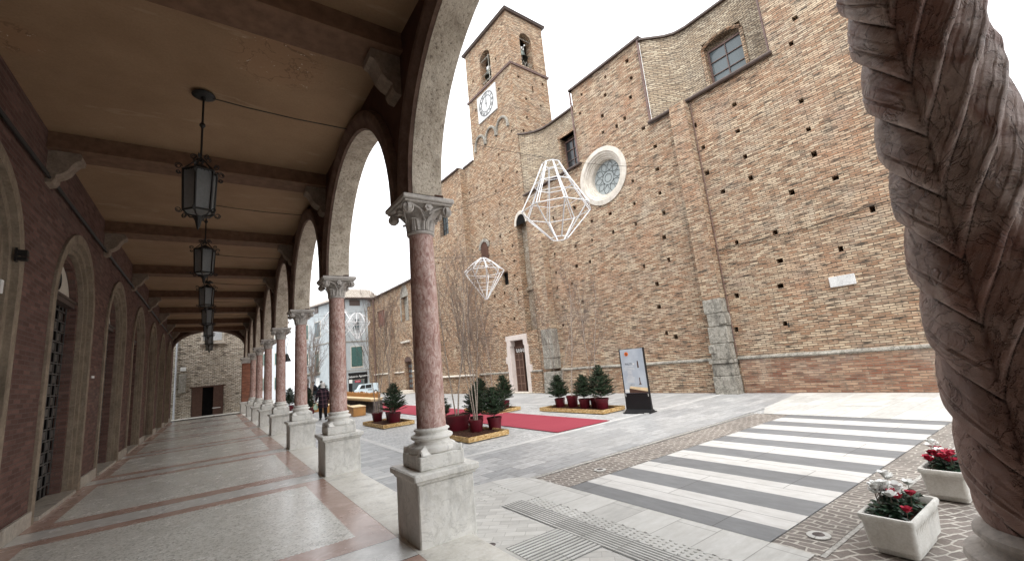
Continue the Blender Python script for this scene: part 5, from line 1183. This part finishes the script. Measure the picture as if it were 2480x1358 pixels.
for i,(x,y,w,l,rz,lb_) in enumerate([(5.72,21.9,.55,1.5,-.08,'nearest orange plywood bench box, against the counter'),(5.55,24.1,.5,1.4,-.05,'second orange plywood bench box, behind the second column'),(5.35,26.3,.5,1.5,-.05,'third orange plywood bench box, behind the walker'),(5.1,28.6,.5,1.3,.0,'farthest orange plywood bench box, next to the walker')]):
    e=empty('bench_box',(x,y,G),rz,lb_,'bench','orange plywood bench boxes by the counter')
    b=MB(); b.bbox(-w/2,w/2,-l/2,l/2,0,.40,.008); b.build('bench_body','orange_wood',e); b=MB(); b.bbox(-w/2-.02,w/2+.02,-l/2-.02,l/2+.02,.402,.43,.006); b.build('bench_lid','palewood',e)
# parked pale van
vn=empty('parked_van',(11.75,41.0,G),.0,'small pale blue and white van parked before the shop','van')
vn.scale=(.72,.72,.9)
prof=[(-1.5,.25),(-1.52,.62),(-1.25,.72),(-.95,1.12),(-.80,1.18),(1.1,1.20),(1.22,1.1),(1.28,.3)]
b=MB(); b.rings([[(x,y*(1 if z<.8 else .92),z) for x,z in prof] for y in (-.62,-.58,.58,.62)],cap=True); MT['vanpaint']=plain('pale blue van paint',(.60,.70,.76),.3,.5,var=.05); b.build('van_body','vanpaint',vn,smooth=True,ang=30)
b=MB(); b.prism([(-1.18,.76),(-.93,1.10),(-.5,1.10),(-.5,.76)],lambda u,v,t:(u,t,v),-.63,-.615); b.prism([(-.42,.76),(-.42,1.10),(.3,1.10),(.3,.76)],lambda u,v,t:(u,t,v),-.63,-.615); b.build('van_window','darkglass',vn)
for x in (-.95,.8):
    b=MB(); b.prism([(x+.26*cos(2*PI*i/18),.26+.26*sin(2*PI*i/18)) for i in range(18)],lambda u,v,t:(u,t,v),-.66,-.50); w=b.build('wheel','black',vn); b=MB(); b.prism([(x+.15*cos(2*PI*i/14),.26+.15*sin(2*PI*i/14)) for i in range(14)],lambda u,v,t:(u,t,v),-.68,-.661); b.build('hubcap','white',w)
text_mesh('van_lettering','arte',.32,'grey_txt' if 'grey_txt' in MT else 'greywood',vn,face_mx((.1,-.66,.62),(1,0,0),(0,0,1)),.004)
# ------------------------------------------------------------ flower troughs
def trough(loc,lbl,seed,reds,whites):
    rnd=random.Random(seed); e=empty('flower_trough',(loc[0],loc[1],G),0,lbl,'planter','white concrete flower troughs')
    def rr(hx,hy,c,z,n=5):
        o=[]
        for k,(sx,sy) in enumerate(((1,1),(-1,1),(-1,-1),(1,-1))):
            for i in range(n): a=k*PI/2+PI/2*i/(n-1); o.append((sx*(hx-c)+c*cos(a),sy*(hy-c)+c*sin(a),z))
        return o
    b=MB(); b.rings([rr(.265,.125,.03,.0),rr(.275,.135,.035,.006),rr(.285,.142,.035,.06),rr(.335,.158,.035,.062),rr(.368,.170,.035,.265),rr(.385,.180,.035,.272),rr(.390,.184,.035,.30),rr(.384,.178,.03,.316),rr(.360,.156,.03,.316),rr(.352,.148,.03,.300),rr(.345,.142,.03,.26),rr(.30,.11,.03,.255)],cap=True)
    for i in range(15):
        x=-.31+i*.044
        b.add([(x,-.1465,.09),(x+.012,-.1465,.09),(x+.014,-.1705,.25),(x,-.1705,.25),(x+.006,-.151,.09),(x+.007,-.175,.25)],[(0,4,5,3),(4,1,2,5)])
    b.build('trough','planter',e,smooth=True,ang=40)
    b=MB(); b.box(-.345,.345,-.14,.14,.25,.262); b.build('potting_soil','soil',e)
    def leaf(b,c,a,tilt,L,w):
        d=Vector((cos(a)*cos(tilt),sin(a)*cos(tilt),sin(tilt))); s_=Vector((-sin(a),cos(a),0)); up=d.cross(s_)*-1
        P=[(0,0,0),(.18,.75,.0),(.5,1.0,.0),(.8,.62,-.02),(1.0,0,-.12),(.8,-.62,-.02),(.5,-1.0,.0),(.18,-.75,.0)]
        v=[c+d*L*p+s_*w*q+Vector((0,0,1))*(L*(.10*(1-(2*p-1)**2))+L*.25*abs(q)*-.0+r*L) for p,q,r in P]; mid=[c+d*L*.5+Vector((0,0,1))*L*.02]
        b.add(v+mid,[(8,i,(i+1)%8) for i in range(8)])
    lf=MB(); cs=MB()
    for i in range(330):
        x=rnd.uniform(-.30,.30); y=rnd.uniform(-.105,.105); z=.27+rnd.uniform(0,.13)*(1-(x/.45)**2); a=rnd.uniform(0,2*PI); leaf(lf,Vector((x,y,z)),a,rnd.uniform(-.5,.55),rnd.uniform(.045,.075),rnd.uniform(.018,.030))
    lf.build('leaves','leaf',e,fix=False)
    def bloom(col,p,s_):
        b=MB()
        for k in range(6):
            a=2*PI*k/6+rnd.uniform(-.3,.3); t=rnd.uniform(.5,1.1); leaf(b,Vector(p)+Vector((cos(a),sin(a),0))*.006,a,t,s_,s_*.42)
        cs.tube([(p[0]*.9,p[1]*.9,.28),(p[0],p[1],p[2]+.02),(p[0],p[1],p[2])],.0025,4)
        return b
    for col,L in (('petalr',reds),('petalw',whites)):
        for p in L:
            q=(p[0]+rnd.uniform(-.01,.01),p[1]+rnd.uniform(-.01,.01),p[2]); bb=bloom(col,q,.058 if col=='petalr' else .066); bb.build('red_flower' if col=='petalr' else 'white_flower',col,e,fix=False)
    cs.build('stems','twig',e)
    return e
R_=random.Random(5)
trough((4.79,1.455),'nearer white trough with mostly white cyclamen and three red blooms',1,[(-.12,-.04,.40),(-.09,.0,.43),(.03,-.10,.40),(-.30,-.13,.36)],[(-.20+.05*(i%5)+R_.uniform(-.02,.02),.03+R_.uniform(-.06,.08),.44+R_.uniform(-.03,.05)) for i in range(13)]+[(.16,.10,.50),(.18,.09,.47),(.33,.0,.40)])
trough((6.47,1.44),'farther white trough with mostly dark red cyclamen, beside the twisted column',2,[(-.28+.05*(i%7)+R_.uniform(-.02,.02),R_.uniform(-.10,.12),.39+R_.uniform(-.02,.06)) for i in range(17)],[(-.05,.1,.47),(.02,.1,.48),(.07,.12,.49),(-.12,.02,.44),(.12,.12,.46)])
# ------------------------------------------------------------ ground lights
for x,y,l in ((5.06,5.24,'small round ground light in a white ring on the cobbles left of the crossing'),(2.36,4.13,'flat round metal cover in the white pavement by the nearest plinth'),(4.55,2.02,'round ground light in a pale ring in front of the flower trough')):
    e=empty('ground_light',(x,y,G+.004),0,l,'light','round fittings set in the paving')
    b=MB(); b.lathe([(.095,0.0),(.095,.008),(.05,.012),(.05,.006)],0,0,24,cap=False); b.build('light_ring','wpave',e); b=MB(); b.lathe([(.05,.006),(.047,.014),(.0,.016)],0,0,20,cap=False); b.build('light_lens','greywood',e)
# bracket lamp on the piazza side
e=empty('bracket_lamp',(2.25,19.6,2.45),0,'dark bell shaped lamp hanging outside between the third and fourth columns','lamp')
b=MB(); b.tube([(-.15,0,1.0),(.1,0,1.05),(.25,0,.9),(.2,0,.6),(.2,0,.3)],.015,5); b.build('lamp_arm','iron',e); b=MB(); b.lathe([(.03,.32),(.06,.28),(.09,.16),(.15,.04),(.16,0),(.12,.0)],.2,0,14,cap=False); b.build('lamp_shade','iron',e,smooth=True)
# ------------------------------------------------------------ people
def ell(cx,cy,z,rx,ry,n=16): return [(cx+rx*cos(2*PI*i/n),cy+ry*sin(2*PI*i/n),z) for i in range(n)]
def person(loc,rz,lbl,H=1.55,coat='plaid',trou='blackcloth',hair='greyhair',coatlen=.48,bag=False,backpack=False,seed=0,step=.10):
    e=empty('person',loc,rz,lbl,'person','people walking away across the square')
    k=H/1.7
    # skeleton: one skinned body
    J={'pel':(0,0,.92),'chest':(0,.03,1.26),'neck':(0,.045,1.44),'head0':(0,.06,1.52),'head1':(0,.07,1.60),'head2':(0,.065,1.67),
       'hl':(-.09,0,.88),'hr':(.09,0,.88),'kl':(-.10,.05+step*.4,.49),'kr':(.10,-.0-step*.2,.49),'al':(-.10,.0+step,.09),'ar':(.10,-.03-step,.10),'tl':(-.11,.14+step,.04),'tr':(.11,.10-step,.04),
       'sl':(-.165,.02,1.345),'sr':(.165,.02,1.345),'el':(-.26,-.0,1.13),'er':(.25,-.03,1.12),'wl':(-.30,.07,.90),'wr':(.27,.05,.90),'fl':(-.31,.09,.82),'fr':(.275,.075,.82)}
    ed=[('pel','chest'),('chest','neck'),('neck','head0'),('head0','head1'),('head1','head2'),('pel','hl'),('pel','hr'),('hl','kl'),('hr','kr'),('kl','al'),('kr','ar'),('al','tl'),('ar','tr'),('chest','sl'),('chest','sr'),('sl','el'),('sr','er'),('el','wl'),('er','wr'),('wl','fl'),('wr','fr')]
    rad={'pel':.15,'chest':.135,'neck':.055,'head0':.075,'head1':.095,'head2':.065,'hl':.10,'hr':.10,'kl':.062,'kr':.062,'al':.042,'ar':.042,'tl':.035,'tr':.035,'sl':.052,'sr':.052,'el':.045,'er':.045,'wl':.030,'wr':.030,'fl':.026,'fr':.026}
    ks_=list(J); me=bpy.data.meshes.new('body'); me.from_pydata([tuple(c*k for c in J[n]) for n in ks_],[(ks_.index(a),ks_.index(b)) for a,b in ed],[])
    o=bpy.data.objects.new('body',me); C.objects.link(o); sk_=o.modifiers.new('s','SKIN'); sk_.use_smooth_shade=True
    for i,n in enumerate(ks_): me.skin_vertices[0].data[i].radius=(rad[n]*k,rad[n]*k)
    me.skin_vertices[0].data[0].use_root=True
    ss=o.modifiers.new('u','SUBSURF'); ss.levels=1; ss.render_levels=1
    dg=bpy.context.evaluated_depsgraph_get(); dg.update(); m2=bpy.data.meshes.new_from_object(o.evaluated_get(dg)); bpy.data.objects.remove(o); m2.name='body'
    m2.materials.clear(); m2.materials.append(MT['skin']); ob=bpy.data.objects.new('body',m2); C.objects.link(ob); ob.parent=e
    for p in m2.polygons: p.use_smooth=True
    V=lambda n:Vector(J[n])*k
    # face: nose, ears, eyes, mouth
    f=MB(); f.add([(-.012*k,.160*k,1.585*k),(.012*k,.160*k,1.585*k),(0,.185*k,1.580*k),(0,.160*k,1.625*k)],[(0,1,2),(1,3,2),(3,0,2)])
    for sg in(-1,1): f.tube([(sg*.090*k,.07*k,1.63*k),(sg*.103*k,.06*k,1.61*k),(sg*.092*k,.07*k,1.575*k)],.010*k,5)
    f.box(-.022*k,.022*k,.153*k,.160*k,1.548*k,1.556*k); f.build('face_features','skin',ob)
    f=MB()
    for sg in(-1,1): f.box(sg*.035*k-.01*k,sg*.035*k+.01*k,.150*k,.158*k,1.615*k,1.624*k)
    f.build('eyes','darkhair',ob)
    # hands: palm, four fingers, thumb
    for s_,n0,n1 in ((-1,'wl','fl'),(1,'wr','fr')):
        h=MB(); c=V(n1); 
        for q,Lf in enumerate((.055,.062,.058,.045)):
            p0=c+Vector((0,(.018-.013*q)*k,-.01*k)); h.tube([p0,p0+Vector((-s_*.004,.0,-.03))*k,p0+Vector((-s_*.016,.008,-Lf))*k],.0085*k,5,r1=.006*k)
        p0=c+Vector((-s_*.01,.03,.03))*k; h.tube([p0,p0+Vector((-s_*.008,.02,-.025))*k,p0+Vector((-s_*.012,.022,-.048))*k],.010*k,5,r1=.007*k); h.build('hand','skin',ob)
    # hair
    h=MB(); R=[]
    for zz,rx,ry,cy in ((1.545,.075,.06,.02),(1.57,.098,.085,.035),(1.62,.108,.105,.05),(1.67,.100,.105,.055),(1.71,.075,.085,.06),(1.735,.03,.04,.06)): R.append([(a*k,b_*k,c_*k) for a,b_,c_ in ell(0,cy,zz,rx,ry)])
    h.rings(R,cap=True); h.build('hair',hair,e,smooth=True)
    # coat: body and sleeves
    h=MB(); zb=.92-coatlen+.12
    R=[]
    for zz,rx,ry,cy in ((zb,.225,.17,.0),(zb+.12,.22,.165,.0),(.95,.20,.155,.0),(1.10,.195,.15,.01),(1.25,.21,.155,.02),(1.37,.215,.14,.03),(1.43,.155,.11,.04),(1.47,.085,.075,.045),(1.50,.082,.075,.05)): R.append([(a*k*(1+.02*sin(7*zz+a*9)),b_*k,c_*k) for a,b_,c_ in ell(0,cy,zz,rx,ry)])
    h.rings(R,cap=True)
    for s_,a_,b_,c_ in ((-1,'sl','el','wl'),(1,'sr','er','wr')):
        P=[V(a_)+Vector((-s_*.03,0,.0)),V(a_).lerp(V(b_),.5),V(b_),V(b_).lerp(V(c_),.5),V(c_)]; 
        rr_=[.085,.075,.066,.058,.05]; pts=P; R=[]
        for i,p in enumerate(pts):
            d=(pts[min(i+1,4)]-pts[max(i-1,0)]).normalized(); a=d.cross(Vector((0,1,0))).normalized(); bb=a.cross(d); R.append([tuple(p+a*rr_[i]*k*cos(2*PI*j/10)+bb*rr_[i]*k*sin(2*PI*j/10)) for j in range(10)])
        h.rings(R,cap=True)
    h.build('coat',coat,e,smooth=True,ang=60)
    h=MB()
    for a_,b_,c_ in (('hl','kl','al'),('hr','kr','ar')):
        pts=[V(a_)+Vector((0,0,.04)),V(a_).lerp(V(b_),.5),V(b_),V(b_).lerp(V(c_),.5),V(c_)]; rr_=[.115,.098,.080,.070,.062]; R=[]
        for i,p in enumerate(pts): R.append([tuple(p+Vector((rr_[i]*k*cos(2*PI*j/12),rr_[i]*k*sin(2*PI*j/12),0))) for j in range(12)])
        h.rings(R,cap=True)
    h.build('trousers',trou,e,smooth=True,ang=60)
    for a_,b_ in (('al','tl'),('ar','tr')):
        h=MB(); p=V(a_); q=V(b_); z0=min(p.z,q.z)-.04*k; R=[]
        for t,w_,hh_ in ((-.35,.03,.05),(-.1,.045,.09),(.35,.046,.085),(.8,.048,.06),(1.15,.035,.04)): c=p.lerp(q,t); R.append([(c.x-w_*k,c.y,z0),(c.x+w_*k,c.y,z0),(c.x+w_*.8*k,c.y,z0+hh_*k),(c.x-w_*.8*k,c.y,z0+hh_*k)])
        h.rings(R,cap=True); h.build('shoe','black',e,smooth=True,ang=50)
    if hair=='greyhair':
        h=MB(); h.lathe([(.09*k,1.46*k),(.105*k,1.48*k),(.098*k,1.52*k),(.085*k,1.535*k)],0,.045*k,16); h.build('scarf','white',e,smooth=True)
    if bag:
        h=MB(); c=V('fl'); R=[]
        for zz,r_ in ((.0,.012),(-.05,.03),(-.10,.075),(-.18,.10),(-.25,.085),(-.29,.04)): R.append([(c.x+r_*1.1*cos(2*PI*j/12)*(1+.1*sin(3*j)),c.y+r_*.75*sin(2*PI*j/12),c.z-.04+zz) for j in range(12)])
        h.rings(R,cap=True); hb=h.build('carrier_bag','bag',None,smooth=True); hb.location=e.location; hb.rotation_euler=e.rotation_euler; tag(hb,'pale green plastic carrier bag held by the grey haired walker','bag')
    if backpack:
        h=MB(); h.bbox(-.13*k,.13*k,-.25*k,-.12*k,1.02*k,1.36*k,.03); h.build('backpack','blackcloth',e,smooth=True,ang=50)
    return e
person((4.24,21.95,G),-.05,'grey haired person in dark plaid coat walking away with a green bag',1.66,'plaid',bag=True,step=.10)
person((6.35,36.3,G),.1,'person in navy jacket and pale trousers with backpack, seen from behind',1.72,'navy','jeans','darkhair',.30,backpack=True,step=.14)
person((7.35,38.6,G),-.1,'dark haired person beside the backpacker, half hidden by the plaid coat',1.70,'navy','blackcloth','darkhair',.30,step=.12)
person((5.45,33.6,G),.0,'person all in black right beside the third column',1.60,'blackcloth','blackcloth','darkhair',.45,step=.12)
